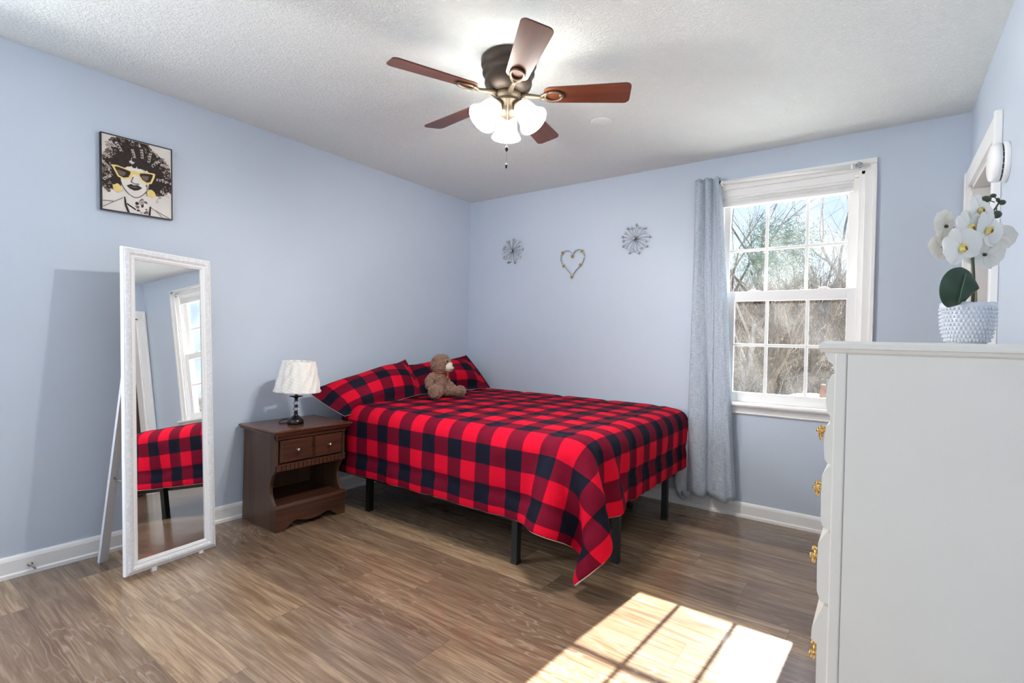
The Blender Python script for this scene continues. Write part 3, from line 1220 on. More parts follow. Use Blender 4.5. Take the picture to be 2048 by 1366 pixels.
LL = [(0.135, 0.395), (0.20, 0.385), (0.33, 0.405), (0.425, 0.425), (0.43, 0.46), (0.39, 0.535), (0.30, 0.560), (0.22, 0.535), (0.175, 0.46)]
RL = [(0.49, 0.425), (0.58, 0.405), (0.70, 0.395), (0.745, 0.40), (0.735, 0.45), (0.69, 0.545), (0.62, 0.565), (0.54, 0.530), (0.49, 0.465)]
art([(0.40, 0.42), (0.52, 0.42), (0.52, 0.475), (0.46, 0.465), (0.40, 0.475)], 4)
for pl, c in ((LL, (0.29, 0.465)), (RL, (0.615, 0.468))):
    lens(c, pl, 4, 1.0)
    lens(c, pl, 1, 0.74)
    lens((c[0] - 0.03, c[1] + 0.02), pl, 2, 0.40)
for c in ((0.215, 0.685), (0.685, 0.685)):
    art([(c[0], c[1] - 0.062), (c[0] + 0.045, c[1] - 0.035), (c[0] + 0.068, c[1] + 0.012), (c[0] + 0.01, c[1] + 0.06), (c[0] - 0.05, c[1] + 0.03), (c[0] - 0.066, c[1] - 0.022)], 4)
for (u0, v0, an, L_) in ((0.03, 0.13, 0.3, 0.12), (0.02, 0.26, 0.4, 0.12), (0.03, 0.38, 0.7, 0.12), (0.04, 0.60, -0.6, 0.12), (0.20, 0.08, 1.0, 0.14),
                         (0.42, 0.13, 1.3, 0.12), (0.55, 0.10, 1.5, 0.13), (0.68, 0.12, 1.8, 0.15), (0.70, 0.30, -0.7, 0.16), (0.76, 0.47, 0.1, 0.17),
                         (0.82, 0.62, 0.6, 0.14), (0.74, 0.80, -0.8, 0.1), (0.83, 0.25, 0.2, 0.1), (0.10, 0.10, 0.5, 0.1)):
    pts = []
    for k in range(41):     # little spiral curls
        t_ = k / 40
        a = t_ * 2 * PI * 4
        pu = u0 + math.cos(an) * L_ * t_ + 0.018 * math.cos(a)
        pv = v0 + math.sin(an) * L_ * t_ + 0.016 * math.sin(a)
        pts.append((min(max(pu, 0.02), 0.975), min(max(pv, 0.02), 0.975)))
    for k in range(40):
        (a0, b0_), (a1, b1_) = pts[k], pts[k + 1]
        dx, dy = a1 - a0, b1_ - b0_
        q = math.hypot(dx, dy) + 1e-6
        nx2, ny2 = -dy / q * 0.0036, dx / q * 0.0036
        art([(a0 + nx2, b0_ + ny2), (a1 + nx2, b1_ + ny2), (a1 - nx2, b1_ - ny2), (a0 - nx2, b0_ - ny2)], 3 if (k // 7) % 2 else 0)
m.build('canvas', [M_PAPER, M_INK, M_INK2, M_INK3, M_GOLDP], pic, recalc=True)
m = MB()
e_ = 0.0045
for a, b in (((-PW / 2, -PH / 2), (-PW / 2 + e_, PH / 2)), ((PW / 2 - e_, -PH / 2), (PW / 2, PH / 2)), ((-PW / 2 + e_, -PH / 2), (PW / 2 - e_, -PH / 2 + e_)),
             ((-PW / 2 + e_, PH / 2 - e_), (PW / 2 - e_, PH / 2))):
    m.box((0, a[0], a[1]), (0.0225, b[0], b[1]))
m.build('frame', M_BLACK, pic)

# ------------------------------------------------------------------ ceiling fan
FC = (1.778, -1.794)
fan = tag(empty('ceiling_fan', (FC[0], FC[1], H)), 'five bladed bronze ceiling fan with three lit frosted glass shades', 'ceiling fan')
M_BRONZE = flat('brushed_bronze', (68, 57, 48), 0.5, 0.35, nscale=25, namp=0.06)
M_BRONZE2 = flat('antique_bronze', (98, 86, 70), 0.45, 0.5, nscale=30, namp=0.08)
M_BLADE = wood('cherry_blade', (66, 32, 21), (116, 62, 40), 0.34, 0, 0.8, contrast=(0.25, 0.75))
g = NT('lit_frosted_glass')
g.set(color=lin((250, 246, 238)), rough=0.4)
g.b.inputs['Emission Color'].default_value = (1.0, 0.97, 0.915, 1)
g.b.inputs['Emission Strength'].default_value = SHADE_E
M_LIT = g.m


def fk(mb, name, mat, parent=None):
    o = mb.build(name, mat)
    o.parent = parent or fan
    return o


m = MB()
m.lathe([(0, 0), (0.122, 0), (0.128, -0.006), (0.128, -0.028), (0.124, -0.036), (0.116, -0.042), (0.118, -0.050), (0.121, -0.066), (0.117, -0.074),
         (0.106, -0.080), (0.108, -0.090), (0.110, -0.112), (0.104, -0.128), (0.088, -0.146), (0.070, -0.156), (0.0, -0.158)], 56)
fk(m, 'motor_housing', M_BRONZE)
m = MB()
m.lathe([(0, -0.156), (0.060, -0.156), (0.063, -0.166), (0.062, -0.178), (0.054, -0.184), (0.053, -0.190), (0.057, -0.195), (0.054, -0.203),
         (0.036, -0.210), (0.034, -0.236), (0.040, -0.246), (0.036, -0.258), (0.020, -0.270), (0.008, -0.278), (0, -0.280)], 40)
fk(m, 'switch_housing', M_BRONZE2)

# one blade with its iron, copied for the other four
A0, RB = 4.292, 0.556


def blade_parts(an):
    root = Matrix.Rotation(an, 4, 'Z') @ Matrix.Translation((0, 0, -0.166)) @ Matrix.Rotation(math.radians(-13), 4, 'X')
    outl = []
    x0, x1, w0, w1, rc = 0.165, RB, 0.050, 0.064, 0.026
    for (cx_, cy_, a0) in ((x1 - rc, w1 - rc, 0), (x0 + 0.035, w0 - 0.035, PI / 2), (x0 + 0.035, -w0 + 0.035, PI), (x1 - rc, -w1 + rc, 1.5 * PI)):
        r_ = rc if cx_ > 0.4 else 0.035
        for k in range(7):
            a = a0 + PI / 2 * k / 6
            outl.append((cx_ + r_ * math.cos(a), cy_ + r_ * math.sin(a)))
    m = MB()
    m.prism(outl, 2, -0.003, 0.003, bevel=0.0008)
    b = m.build('blade', M_BLADE)
    b.parent = fan
    b.matrix_basis = root
    m = MB()   # iron: arm from the hub and an open oval loop
    pts = []
    for k in range(24):
        a = 2 * PI * k / 24
        rx = 0.040 * (1 + 0.18 * math.cos(a))
        pts.append((0.205 + rx * math.cos(a), 0.028 * math.sin(a) * (1.05 + 0.15 * math.cos(a)), -0.009))
    m.tube(pts, 0.0058, 8, closed=True)
    m.tube([(0.055, 0, -0.004), (0.085, 0, -0.002), (0.115, 0.0, -0.006), (0.140, 0, -0.010), (0.168, 0, -0.010)], [0.014, 0.012, 0.010, 0.009, 0.007], 10)
    for y in (-0.026, 0.026):
        m.tube([(0.155, y * 0.3, -0.010), (0.175, y * 0.75, -0.009), (0.190, y, -0.008)], 0.0065, 8)
    m.ball((0.245, 0, -0.006), (0.009, 0.013, 0.006), 12)
    i_ = m.build('blade_iron', M_BRONZE2, b)
    return b, i_


proto = blade_parts(A0)
for k in range(1, 5):
    an = A0 + k * 2 * PI / 5
    b = proto[0].copy()
    COL.objects.link(b)
    b.parent = fan
    b.matrix_basis = Matrix.Rotation(an - A0, 4, 'Z') @ proto[0].matrix_basis
    i_ = proto[1].copy()
    COL.objects.link(i_)
    i_.parent = b

CAMAZ = math.atan2(CAM_LOC[1] - FC[1], CAM_LOC[0] - FC[0])
for k in range(3):
    az = CAMAZ + PI + 0.03 + k * 2 * PI / 3
    ax = Vector((math.cos(az) * math.sin(0.72), math.sin(az) * math.sin(0.72), -math.cos(0.72)))
    p0 = Vector((0.052 * math.cos(az), 0.052 * math.sin(az), -0.213))
    M = Matrix.Translation(p0) @ ax.to_track_quat('Z', 'Y').to_matrix().to_4x4()
    m = MB()
    m.tube([(0.030 * math.cos(az), 0.030 * math.sin(az), -0.200), (0.045 * math.cos(az), 0.045 * math.sin(az), -0.205), p0 + ax * 0.004], 0.010, 10)
    m.lathe([(0, -0.004), (0.022, -0.002), (0.026, 0.004), (0.026, 0.018), (0.022, 0.020), (0, 0.020)], 24, M)
    fk(m, 'light_arm', M_BRONZE2)
    m = MB()
    prof = [(0.024, 0.016), (0.034, 0.020), (0.043, 0.032), (0.048, 0.048), (0.050, 0.066), (0.052, 0.084), (0.058, 0.102), (0.068, 0.118), (0.071, 0.124)]
    inner = [(r - 0.0025, z) for r, z in prof[::-1]]
    m.lathe(prof + [(0.070, 0.1255)] + inner, 40, M)
    fk(m, 'light_shade', M_LIT)
    bl = bpy.data.lights.new('bulb', 'POINT')
    bl.energy = BULB_W
    bl.shadow_soft_size = 0.022
    bl.color = (1.0, 0.96, 0.90)
    bo_ = bpy.data.objects.new('bulb', bl)
    COL.objects.link(bo_)
    bo_.parent = fan
    bo_.location = p0 + ax * 0.088
m = MB()   # pull chain with a fob half way and at the end
cxo, cyo = 0.056 * math.cos(CAMAZ), 0.056 * math.sin(CAMAZ)
m.tube([(cxo, cyo, -0.200), (cxo * 1.05, cyo * 1.05, -0.204), (cxo * 1.05, cyo * 1.05, -0.500)], 0.0012, 6)
for k in range(34):
    m.ball((cxo * 1.05, cyo * 1.05, -0.206 - k * 0.0068), 0.0020, 6)
ch = fk(m, 'pull_chain', M_CHROME)
m = MB()
m.lathe([(0, -0.445), (0.003, -0.444), (0.0075, -0.436), (0.0075, -0.428), (0.003, -0.420), (0, -0.419)], 14, Matrix.Translation((cxo * 1.05, cyo * 1.05, 0)))
fk(m, 'chain_fob', M_LAMPBLK, ch)
m = MB()
m.lathe([(0, -0.520), (0.004, -0.519), (0.0052, -0.510), (0.004, -0.498), (0, -0.497)], 14, Matrix.Translation((cxo * 1.05, cyo * 1.05, 0)))
fk(m, 'chain_fob', M_LAMPBLK, ch)

m = MB()
m.lathe([(0, 0), (0.062, 0), (0.062, -0.003), (0.054, -0.008), (0.02, -0.011), (0, -0.0115)], 36)
tag(m.build('ceiling_cover_plate', flat('aged_white_plastic', (228, 231, 228), 0.6), loc=(1.843, -0.968, H)), 'round white cover plate on the ceiling to the right of the fan', 'cover plate')

# ------------------------------------------------------------------ curtain and rod


def heather():
    g = NT('heather_grey_blue_linen')
    uv = g.n('TexCoord').outputs['UV']
    mp1, mp2 = g.n('Mapping'), g.n('Mapping')
    for mp, sc in ((mp1, (16, 190, 1)), (mp2, (190, 12, 1))):
        g.link(uv, mp.inputs[0])
        mp.inputs['Scale'].default_value = sc
    a, b = g.noise(mp1.outputs[0], 1, 3, 0.7), g.noise(mp2.outputs[0], 1, 3, 0.7)
    f = g.math('ADD', g.math('MULTIPLY', a, 0.55), g.math('MULTIPLY', b, 0.45))
    col = g.ramp(f, [(0.36, lin((156, 169, 187))), (0.50, lin((192, 203, 216))), (0.62, lin((220, 227, 235)))])
    g.set(color=col, rough=0.9, spec=0.15, sheen=0.1, normal=g.bump(f, 0.2, 0.002))
    t = g.n('BsdfTranslucent')
    g.link(col, t.inputs[0])
    mx = g.n('MixShader')
    mx.inputs[0].default_value = 0.18
    g.link(g.b.outputs[0], mx.inputs[1])
    g.link(t.outputs[0], mx.inputs[2])
    g.link(mx.outputs[0], g.out.inputs[0])
    return g.m


M_HEATHER = heather()
cn, cm_ = 110, 60
# pleat path: (x, y) across the cloth at the top and at the hem
top_p = [(2.118, -0.034), (2.128, -0.066), (2.150, -0.074), (2.172, -0.050), (2.180, -0.040), (2.190, -0.058), (2.206, -0.086), (2.226, -0.074), (2.234, -0.046),
         (2.240, -0.038), (2.250, -0.060), (2.262, -0.092), (2.276, -0.092), (2.286, -0.062), (2.288, -0.045)]
bot_p = [(2.126, -0.075), (2.142, -0.100), (2.180, -0.112), (2.232, -0.100), (2.254, -0.085), (2.260, -0.068), (2.266, -0.066), (2.274, -0.078), (2.288, -0.100), (2.330, -0.128), (2.378, -0.120),
         (2.402, -0.096), (2.428, -0.098), (2.440, -0.080), (2.446, -0.066)]


def smooth_path(pl, n):
    P_ = [Vector((p[0], p[1], 0)) for p in pl]
    out = []
    for i in range(n + 1):
        t_ = i / n * (len(P_) - 1)
        k = min(int(t_), len(P_) - 2)
        f = t_ - k
        p0, p1, p2, p3 = P_[max(k - 1, 0)], P_[k], P_[k + 1], P_[min(k + 2, len(P_) - 1)]
        out.append(0.5 * ((2 * p1) + (p2 - p0) * f + (2 * p0 - 5 * p1 + 4 * p2 - p3) * f * f + (3 * p1 - p0 - 3 * p2 + p3) * f ** 3))
    return out


TP, BP = smooth_path(top_p, cn), smooth_path(bot_p, cn)
m = MB()
rows = []
for i in range(cn + 1):
    row = []
    for k in range(cm_ + 1):
        q = k / cm_
        f = q ** 0.85 * (1 - 0.12 * math.sin(PI * q) * (1 if i > cn * 0.62 else 0))
        p = TP[i].lerp(BP[i], f)
        zt = 2.292 - 0.010 * (i / cn) + 0.004 * math.sin(i * 0.55)
        zb = 0.118 + 0.012 * math.sin(i * 0.11 + 2) - 0.006 * math.sin(i * 0.33)
        p = Vector((p.x + 0.004 * math.sin(6 * q + i * 0.1), p.y - 0.006 * math.sin(4 * q + i * 0.2) * q, zt + (zb - zt) * q))
        row.append(p)
    rows.append(row)
V = m.grid(rows, 0, True)
lay = m.b.loops.layers.uv.new('UVMap')
ids = {V[i][k]: (i / cn * 0.95, k / cm_ * 2.2) for i in range(cn + 1) for k in range(cm_ + 1)}
for f in m.b.faces:
    for lp in f.loops:
        lp[lay].uv = ids[lp.vert]
cur = m.build('curtain', M_HEATHER, recalc=False)
mo = cur.modifiers.new('thick', 'SOLIDIFY')
mo.thickness = 0.0025
tag(cur, 'heathered grey blue curtain panel drawn to the left side of the window', 'curtain')

rod = tag(empty('curtain_rod', (2.66, -0.062, 2.235)), 'white curtain rod with a clear crystal knob across the top of the window', 'curtain rod')
m = MB()
m.cyl((2.292, -0.062, 2.246), (3.052, -0.062, 2.226), 0.0105, 18)
at_root(m.build('pole', M_VINYL), rod)
m = MB()
m.lathe([(0.0105, -0.002), (0.0150, -0.002), (0.0150, 0.012), (0.0105, 0.012)], 20, Matrix.Translation((2.286, -0.062, 2.246)) @ Matrix.Rotation(PI / 2, 4, 'Y'))
m.lathe([(0, 0.004), (0.0105, 0.004)], 20, Matrix.Translation((2.283, -0.062, 2.246)) @ Matrix.Rotation(PI / 2, 4, 'Y'))
at_root(m.build('end_cap', M_LAMPBLK), rod)
t = bmesh.new()
bmesh.ops.create_icosphere(t, subdivisions=2, radius=0.019)
m = MB()
m.add(t, 0, Matrix.Translation((3.070, -0.062, 2.2255)), smooth=False)
at_root(m.build('finial', flat('faceted_crystal', (176, 184, 190), 0.08, 0.6, nscale=90, namp=0.4)), rod)
for x in (2.300, 3.035):
    m = MB()
    m.box((x - 0.006, -0.062, 2.231), (x + 0.006, -0.015, 2.239))
    m.lathe([(0.012, -0.006), (0.015, -0.006), (0.015, 0.006), (0.012, 0.006), (0.012, -0.006)], 18,
            Matrix.Translation((x, -0.062, 2.2458 - (x - 2.292) * 0.0263)) @ Matrix.Rotation(PI / 2, 4, 'Y'))
    at_root(m.build('bracket', M_VINYL), rod)

# grey cloth bundle hanging between bed and curtain
m = MB()
prof = [(2.095, 0.56, 0.030), (2.090, 0.50, 0.040), (2.088, 0.43, 0.040), (2.080, 0.34, 0.042), (2.066, 0.24, 0.046), (2.062, 0.16, 0.048), (2.072, 0.10, 0.040), (2.084, 0.062, 0.026), (2.092, 0.048, 0.010)]
rows = []
for (x, z, r) in prof:
    row = []
    for k in range(28):
        a = 2 * PI * k / 28
        q = 1 + 0.07 * math.sin(3 * a + z * 12) + 0.04 * math.sin(7 * a + z * 20)
        row.append((x + 0.014 + r * q * math.cos(a), -0.062 + 0.85 * r * q * math.sin(a), z))
    rows.append(row)
V = m.grid(rows, 0, True, closev=True)
m.face(V[0])
m.face(V[-1][::-1])
bun = m.build('cloth_bundle', flat('plain_grey_cotton', (184, 188, 196), 0.85, nscale=12, namp=0.06, bscale=30, bstr=0.3, bdist=0.01))
subsurf(bun)
tag(bun, 'limp grey cloth bundle hanging behind the foot of the bed beside the curtain', 'cloth bundle')
m = MB()
base = Vector((2.108, -0.085, 0.104))
for k in range(7):
    a = k / 6 * 2.0 - 1.0
    tip = base + Vector((0.050, -0.012 + 0.006 * math.sin(k * 3), -0.004 + 0.022 * a))
    m.tube([base + Vector((-0.012, 0, 0.010 * a)), base + Vector((0.014, -0.004, 0.007 * a)), tip], [0.012, 0.006, 0.008], 7)
kid(m, 'knotted_end', flat('pale_grey_cotton', (176, 181, 188), 0.85), bun)
m = MB()
m.tube([base + Vector((0.02, 0, 0)), base + Vector((0.045, 0.0, -0.018)), base + Vector((0.060, -0.002, -0.048))], 0.0012, 6)
kid(m, 'string', flat('pale_string', (210, 206, 198), 0.9), bun)

# ------------------------------------------------------------------ wall decorations
M_SILVER = flat('antique_silver_wire', (112, 110, 112), 0.35, 0.7)
M_GEM = flat('clear_rhinestone', (228, 231, 236), 0.08, 0.15, nscale=300, namp=0.25)
M_AMBER = flat('amber_rhinestone', (206, 178, 110), 0.10, 0.4, nscale=300, namp=0.3)


def gem(r):
    t = bmesh.new()
    bmesh.ops.create_icosphere(t, subdivisions=1, radius=r)
    return t


def starburst(x, z, seed, label):
    root = tag(empty('wall_starburst', (x, 0, z)), label, 'wall decoration', 'jewelled starbursts on the back wall')
    rq = random.Random(seed)
    m = MB()
    m.ball((0, -0.030, 0), (0.010, 0.008, 0.010), 14)
    for k in range(18):
        a = 2 * PI * k / 18 + 0.1
        L_ = 0.104 if k % 2 == 0 else 0.085
        y = -0.020 if k % 2 == 0 else -0.036
        e = (L_ * math.cos(a), y, L_ * math.sin(a))
        m.tube([(0, -0.026, 0), e], 0.0014, 6)
    m.cyl((0, 0, 0), (0, -0.03, 0), 0.004, 8)
    m.build('wire_spokes', M_SILVER, root)
    for k in range(18):
        a = 2 * PI * k / 18 + 0.1
        L_ = 0.108 if k % 2 == 0 else 0.089
        y = -0.020 if k % 2 == 0 else -0.036
        m = MB()
        e = Vector((L_ * math.cos(a), y, L_ * math.sin(a)))
        m.add(gem(0.0082), 0, Matrix.Translation(e + Vector((0, -0.003, 0))), False)
        for q in range(7):
            b_ = 2 * PI * q / 7
            m.ball(e + Vector((0.0085 * math.cos(b_), 0, 0.0085 * math.sin(b_))), 0.0026, 6, mi=1)
        m.build('jewel', [M_AMBER if k in (5, 12, 14) and seed == 1 else M_GEM, M_SILVER], root)
    m = MB()
    m.add(gem(0.009), 0, Matrix.Translation((0, -0.040, 0)), False)
    m.build('centre_jewel', M_GEM, root)


starburst(0.520, 1.936, 1, 'jewelled wire starburst on the back wall nearest the room corner')
starburst(1.672, 1.933, 2, 'jewelled wire starburst on the back wall between the heart and the curtain')

root = tag(empty('wall_heart', (1.128, 0, 1.785)), 'heart shaped ornament of clear and amber stones on the back wall', 'wall decoration')
hp = []
for k in range(61):
    t_ = 2 * PI * k / 60
    hx = 16 * math.sin(t_) ** 3
    hz = 13 * math.cos(t_) - 5 * math.cos(2 * t_) - 2 * math.cos(3 * t_) - math.cos(4 * t_)
    hp.append(Vector((hx / 16 * 0.110, -0.012, (hz + 2.5) / 14.5 * 0.112)))
m = MB()
m.tube(hp[:-1], 0.0036, 6, closed=True)
m.cyl((0.0, 0, hp[0].z - 0.001), (0.0, -0.012, hp[0].z - 0.001), 0.003, 8)
m.build('wire', M_SILVER, root)
cum = [0.0]
for k in range(60):
    cum.append(cum[-1] + (hp[k + 1] - hp[k]).length)


def along(f):
    d = f * cum[-1]
    for k in range(60):
        if cum[k + 1] >= d:
            return hp[k].lerp(hp[k + 1], (d - cum[k]) / (cum[k + 1] - cum[k] + 1e-9))
    return hp[-1]


for q in range(6):
    c = along(q / 6)
    m = MB()
    m.add(gem(0.0075), 0, Matrix.Translation(c + Vector((0, -0.006, 0))), False)
    for r_ in range(8):
        b_ = 2 * PI * r_ / 8
        m.ball(c + Vector((0.0105 * math.cos(b_), -0.003, 0.0105 * math.sin(b_))), 0.0040, 6)
    m.build('flower_cluster', M_AMBER, root)
    for k in range(1, 7):
        m = MB()
        m.add(gem(0.0066), 0, Matrix.Translation(along((q + k / 7) / 6) + Vector((0, -0.005, 0))), False)
        m.build('stone', M_GEM, root)

# ------------------------------------------------------------------ dresser
DX, DYN, DYF, DTOP = 3.112, -2.275, -1.435, 1.166
dre = tag(empty('dresser', (3.33, -1.855, 0)), 'tall white chest of drawers with brass pulls by the right wall', 'dresser')


def dk(mb, name, mat):
    return at_root(mb.build(name, mat), dre)


m = MB()
m.box((DX + 0.022, DYN + 0.004, 0.07), (WX - 0.035, DYF - 0.004, DTOP - 0.028))
dk(m, 'body', M_DRESS)
for y, s_ in ((DYN, 1), (DYF, -1)):
    m = MB()   # front stile and rear stile with a plain recessed panel between
    m.box((DX, min(y, y + s_ * 0.03), 0.0), (DX + 0.0225, max(y, y + s_ * 0.03), DTOP - 0.028), bevel=0.003)
    m.box((DX + 0.0240, min(y + s_ * 0.002, y + s_ * 0.01), 0.05), (WX - 0.032, max(y + s_ * 0.002, y + s_ * 0.01), DTOP - 0.030), bevel=0.0015)
    dk(m, 'side_panel', M_DRESS)
m = MB()   # top board with a rounded thumb-nail edge
loops = []
for (d, z) in ((-0.022, DTOP), (-0.012, DTOP - 0.001), (-0.004, DTOP - 0.006), (-0.001, DTOP - 0.013), (-0.001, DTOP - 0.017), (-0.006, DTOP - 0.019), (-0.010, DTOP - 0.026), (-0.016, DTOP - 0.029)):
    loops.append([(DX - 0.034 - d, DYN - 0.012 - d, z), (WX - 0.028, DYN - 0.012 - d, z), (WX - 0.028, DYF + 0.012 + d, z), (DX - 0.034 - d, DYF + 0.012 + d, z)])
V = m.grid(loops, 0, False, closev=True)
m.face(V[0])
m.face(V[-1][::-1])
dk(m, 'top', M_DRESS)
m = MB()   # shaped frieze under the top
m.prism([(DX + 0.02, DTOP - 0.028), (DX - 0.020, DTOP - 0.028), (DX - 0.014, DTOP - 0.046), (DX - 0.003, DTOP - 0.056), (DX - 0.003, DTOP - 0.066), (DX + 0.003, DTOP - 0.074), (DX + 0.02, DTOP - 0.074)],
        1, DYN + 0.002, DYF - 0.002)
dk(m, 'cornice', M_DRESS)
drawers = [
    ([(0, 1.090), (-0.008, 1.086), (-0.014, 1.074), (-0.017, 1.055), (-0.0175, 1.02), (-0.014, 1.0), (-0.008, 0.990), (-0.008, 0.974), (-0.016, 0.966), (-0.019, 0.925), (-0.017, 0.890), (-0.010, 0.880), (0, 0.879)], 0.942),
    ([(0, 0.874), (-0.010, 0.872), (-0.021, 0.850), (-0.022, 0.80), (-0.021, 0.745), (-0.014, 0.728), (0, 0.727)], 0.800),
    ([(0, 0.721), (-0.010, 0.719), (-0.025, 0.690), (-0.026, 0.64), (-0.025, 0.580), (-0.018, 0.556), (0, 0.555)], 0.632),
    ([(0, 0.548), (-0.012, 0.546), (-0.033, 0.488), (-0.034, 0.462), (-0.022, 0.454), (-0.022, 0.36), (-0.020, 0.332), (-0.012, 0.322), (0, 0.321)], 0.392),
    ([(0, 0.314), (-0.012, 0.312), (-0.024, 0.290), (-0.024, 0.12), (-0.014, 0.102), (0, 0.101)], 0.21)]
for prof, hz in drawers:
    m = MB()
    m.prism([(DX - 0.0005 + p[0] + 0.002, p[1]) for p in prof] + [(DX + 0.021, prof[-1][1]), (DX + 0.021, prof[0][1])], 1, DYN + 0.004, DYF - 0.004)
    d_ = dk(m, 'drawer', M_DRESS)
    dep = float(np.interp(-hz, [-p[1] for p in prof], [-p[0] for p in prof]))
    for y in (DYN + 0.10, DYF - 0.10):
        m = MB()   # backplate, two posts and a swinging bail
        xs = DX - dep + 0.0012
        t = [(y + 0.036 * math.cos(2 * PI * k / 20) * (1 + 0.18 * math.cos(4 * PI * k / 10)), hz + 0.017 * math.sin(2 * PI * k / 20) * (1 + 0.15 * math.cos(6 * PI * k / 20))) for k in range(20)]
        m.prism(t, 0, xs - 0.0025, xs)
        for yy in (y - 0.026, y + 0.026):
            m.cyl((xs, yy, hz + 0.004), (xs - 0.016, yy, hz + 0.004), 0.004, 10)
            m.ball((xs - 0.017, yy, hz + 0.004), 0.0062, 10)
        m.tube([(xs - 0.014, y + 0.026 * math.cos(a), hz + 0.004 - 0.024 * math.sin(a)) for a in [PI * k / 12 for k in range(13)]], 0.0034, 8)
        kid(m, 'drawer_pull', M_BRASS, d_)
m = MB()
m.box((DX - 0.012, DYN - 0.006, 0.0), (WX - 0.03, DYF + 0.006, 0.085), bevel=0.006)
dk(m, 'plinth', M_DRESS)

# ------------------------------------------------------------------ orchid on the dresser
orc = tag(empty('potted_orchid', (3.366, -2.000, DTOP), YAW), 'artificial white orchid in a white bumpy glass pot on the dresser', 'potted plant')
M_MILK = flat('milk_glass', (218, 222, 230), 0.18, coat=0.3)
g = NT('white_orchid_petal')
g.set(color=lin((246, 245, 241)), rough=0.55, sss=0.0)
tl = g.n('BsdfTranslucent')
tl.inputs[0].default_value = (0.9, 0.9, 0.86, 1)
mx = g.n('MixShader')
mx.inputs[0].default_value = 0.25
g.link(g.b.outputs[0], mx.inputs[1])
g.link(tl.outputs[0], mx.inputs[2])
g.link(mx.outputs[0], g.out.inputs[0])
M_PETAL = g.m
M_LIP = flat('yellow_orchid_lip', (236, 214, 128), 0.6, nscale=120, namp=0.25)
M_LEAF = flat('dark_orchid_leaf', (40, 66, 46), 0.38, nscale=30, namp=0.2)
M_STEM = flat('olive_stem', (64, 72, 48), 0.6, nscale=60, namp=0.2)
M_BUD = flat('dark_green_bud', (58, 68, 50), 0.5, nscale=60, namp=0.25)


def ok(mb, name, mat, parent=None):
    o = mb.build(name, mat)
    o.parent = parent or orc
    return o


potp = [(0, 0.0), (0.040, 0.0), (0.046, 0.003), (0.054, 0.014), (0.059, 0.030), (0.0625, 0.050), (0.064, 0.070), (0.065, 0.090)]


def scal(r, z, a):
    return (r, z + (0.0022 * abs(math.sin(6 * a)) if z > 0.1 else 0))


m = MB()
m.lathe(potp + [(0.066, 0.092), (0.0672, 0.0935), (0.0675, 0.103), (0.0645, 0.103), (0.062, 0.092), (0.060, 0.075), (0.0, 0.074)], 72, fn=scal)
for row in range(9):
    z = 0.010 + row * 0.0098
    rr_ = np.interp(z, [p[1] for p in potp[1:]], [p[0] for p in potp[1:]])
    nb = 38
    for k in range(nb):
        a = 2 * PI * (k + 0.5 * (row % 2)) / nb
        m.ball(((rr_ + 0.001) * math.cos(a), (rr_ + 0.001) * math.sin(a), z), 0.0040, 6)
m.b.transform(Matrix.Diagonal((0.79, 0.79, 0.97, 1)))
ok(m, 'pot', M_MILK)
m = MB()
m.lathe([(0.0, 0.086), (0.03, 0.085), (0.046, 0.080)], 24)
ok(m, 'moss', flat('brown_moss', (92, 82, 62), 0.95, nscale=200, namp=0.4, bscale=150, bstr=0.8))


def strap(m, pts, wid, thick=0.0012, n=8, mi=0, cup=0.2):
    """leaf or petal along pts with half width wid[i]; slightly cupped"""
    pts = [Vector(p) for p in pts]
    rows = []
    for i, p in enumerate(pts):
        d = (pts[min(i + 1, len(pts) - 1)] - pts[max(i - 1, 0)]).normalized()
        s_ = d.cross(Vector((0, -1, 0.15)))
        if s_.length < 1e-3:
            s_ = Vector((1, 0, 0))
        s_.normalize()
        nn_ = s_.cross(d).normalized()
        rows.append([p + s_ * wid[i] * (2 * k / n - 1) + nn_ * cup * wid[i] * (2 * k / n - 1) ** 2 for k in range(n + 1)])
    m.grid(rows, mi, True)


def sk(x, y, z):
    return (x + 0.905 * y, y, z + y * (z + 0.014) / 1.237)


# big front leaf, seen face on, and a shorter one behind
m = MB()
pts, wd = [], []
for k in range(15):
    t_ = k / 14
    pts.append(sk(-0.026 + 0.020 * t_, -0.030 - 0.020 * math.sin(PI * t_ * 0.8), 0.094 + 0.092 * t_))
    wd.append(0.003 + 0.044 * (math.sin(PI * min(1, (t_ * 0.93 + 0.06))) ** 0.55))
strap(m, pts, wd, n=12, cup=-0.10)
lf = ok(m, 'leaf', M_LEAF)
mo = lf.modifiers.new('thick', 'SOLIDIFY')
mo.thickness = 0.0018
subsurf(lf)
m = MB()
m.tube([(p[0], p[1] - 0.0035, p[2]) for p in pts[1:13]], 0.0011, 6)
kid(m, 'midrib', flat('pale_midrib', (86, 112, 88), 0.5), lf)
m = MB()
m.tube([(0.012, 0.0, 0.085), (0.013, 0.0, 0.16), (0.010, 0.002, 0.22), (0.016, 0.0, 0.27), (0.040, 0.0, 0.31), (0.058, -0.004, 0.335), (0.066, -0.004, 0.350)],
       [0.0036, 0.0034, 0.0032, 0.003, 0.0026, 0.002, 0.0016], 10)
m.tube([(0.010, 0.002, 0.22), (-0.012, 0.012, 0.27), (-0.040, 0.014, 0.30), (-0.060, 0.010, 0.30)], 0.0022, 8)
ok(m, 'stem', M_STEM)
m = MB()
m.cyl((0.030, 0.01, 0.08), (0.024, 0.008, 0.15), 0.0035, 8)
ok(m, 'support_stick', flat('bamboo_stick', (150, 138, 112), 0.7))


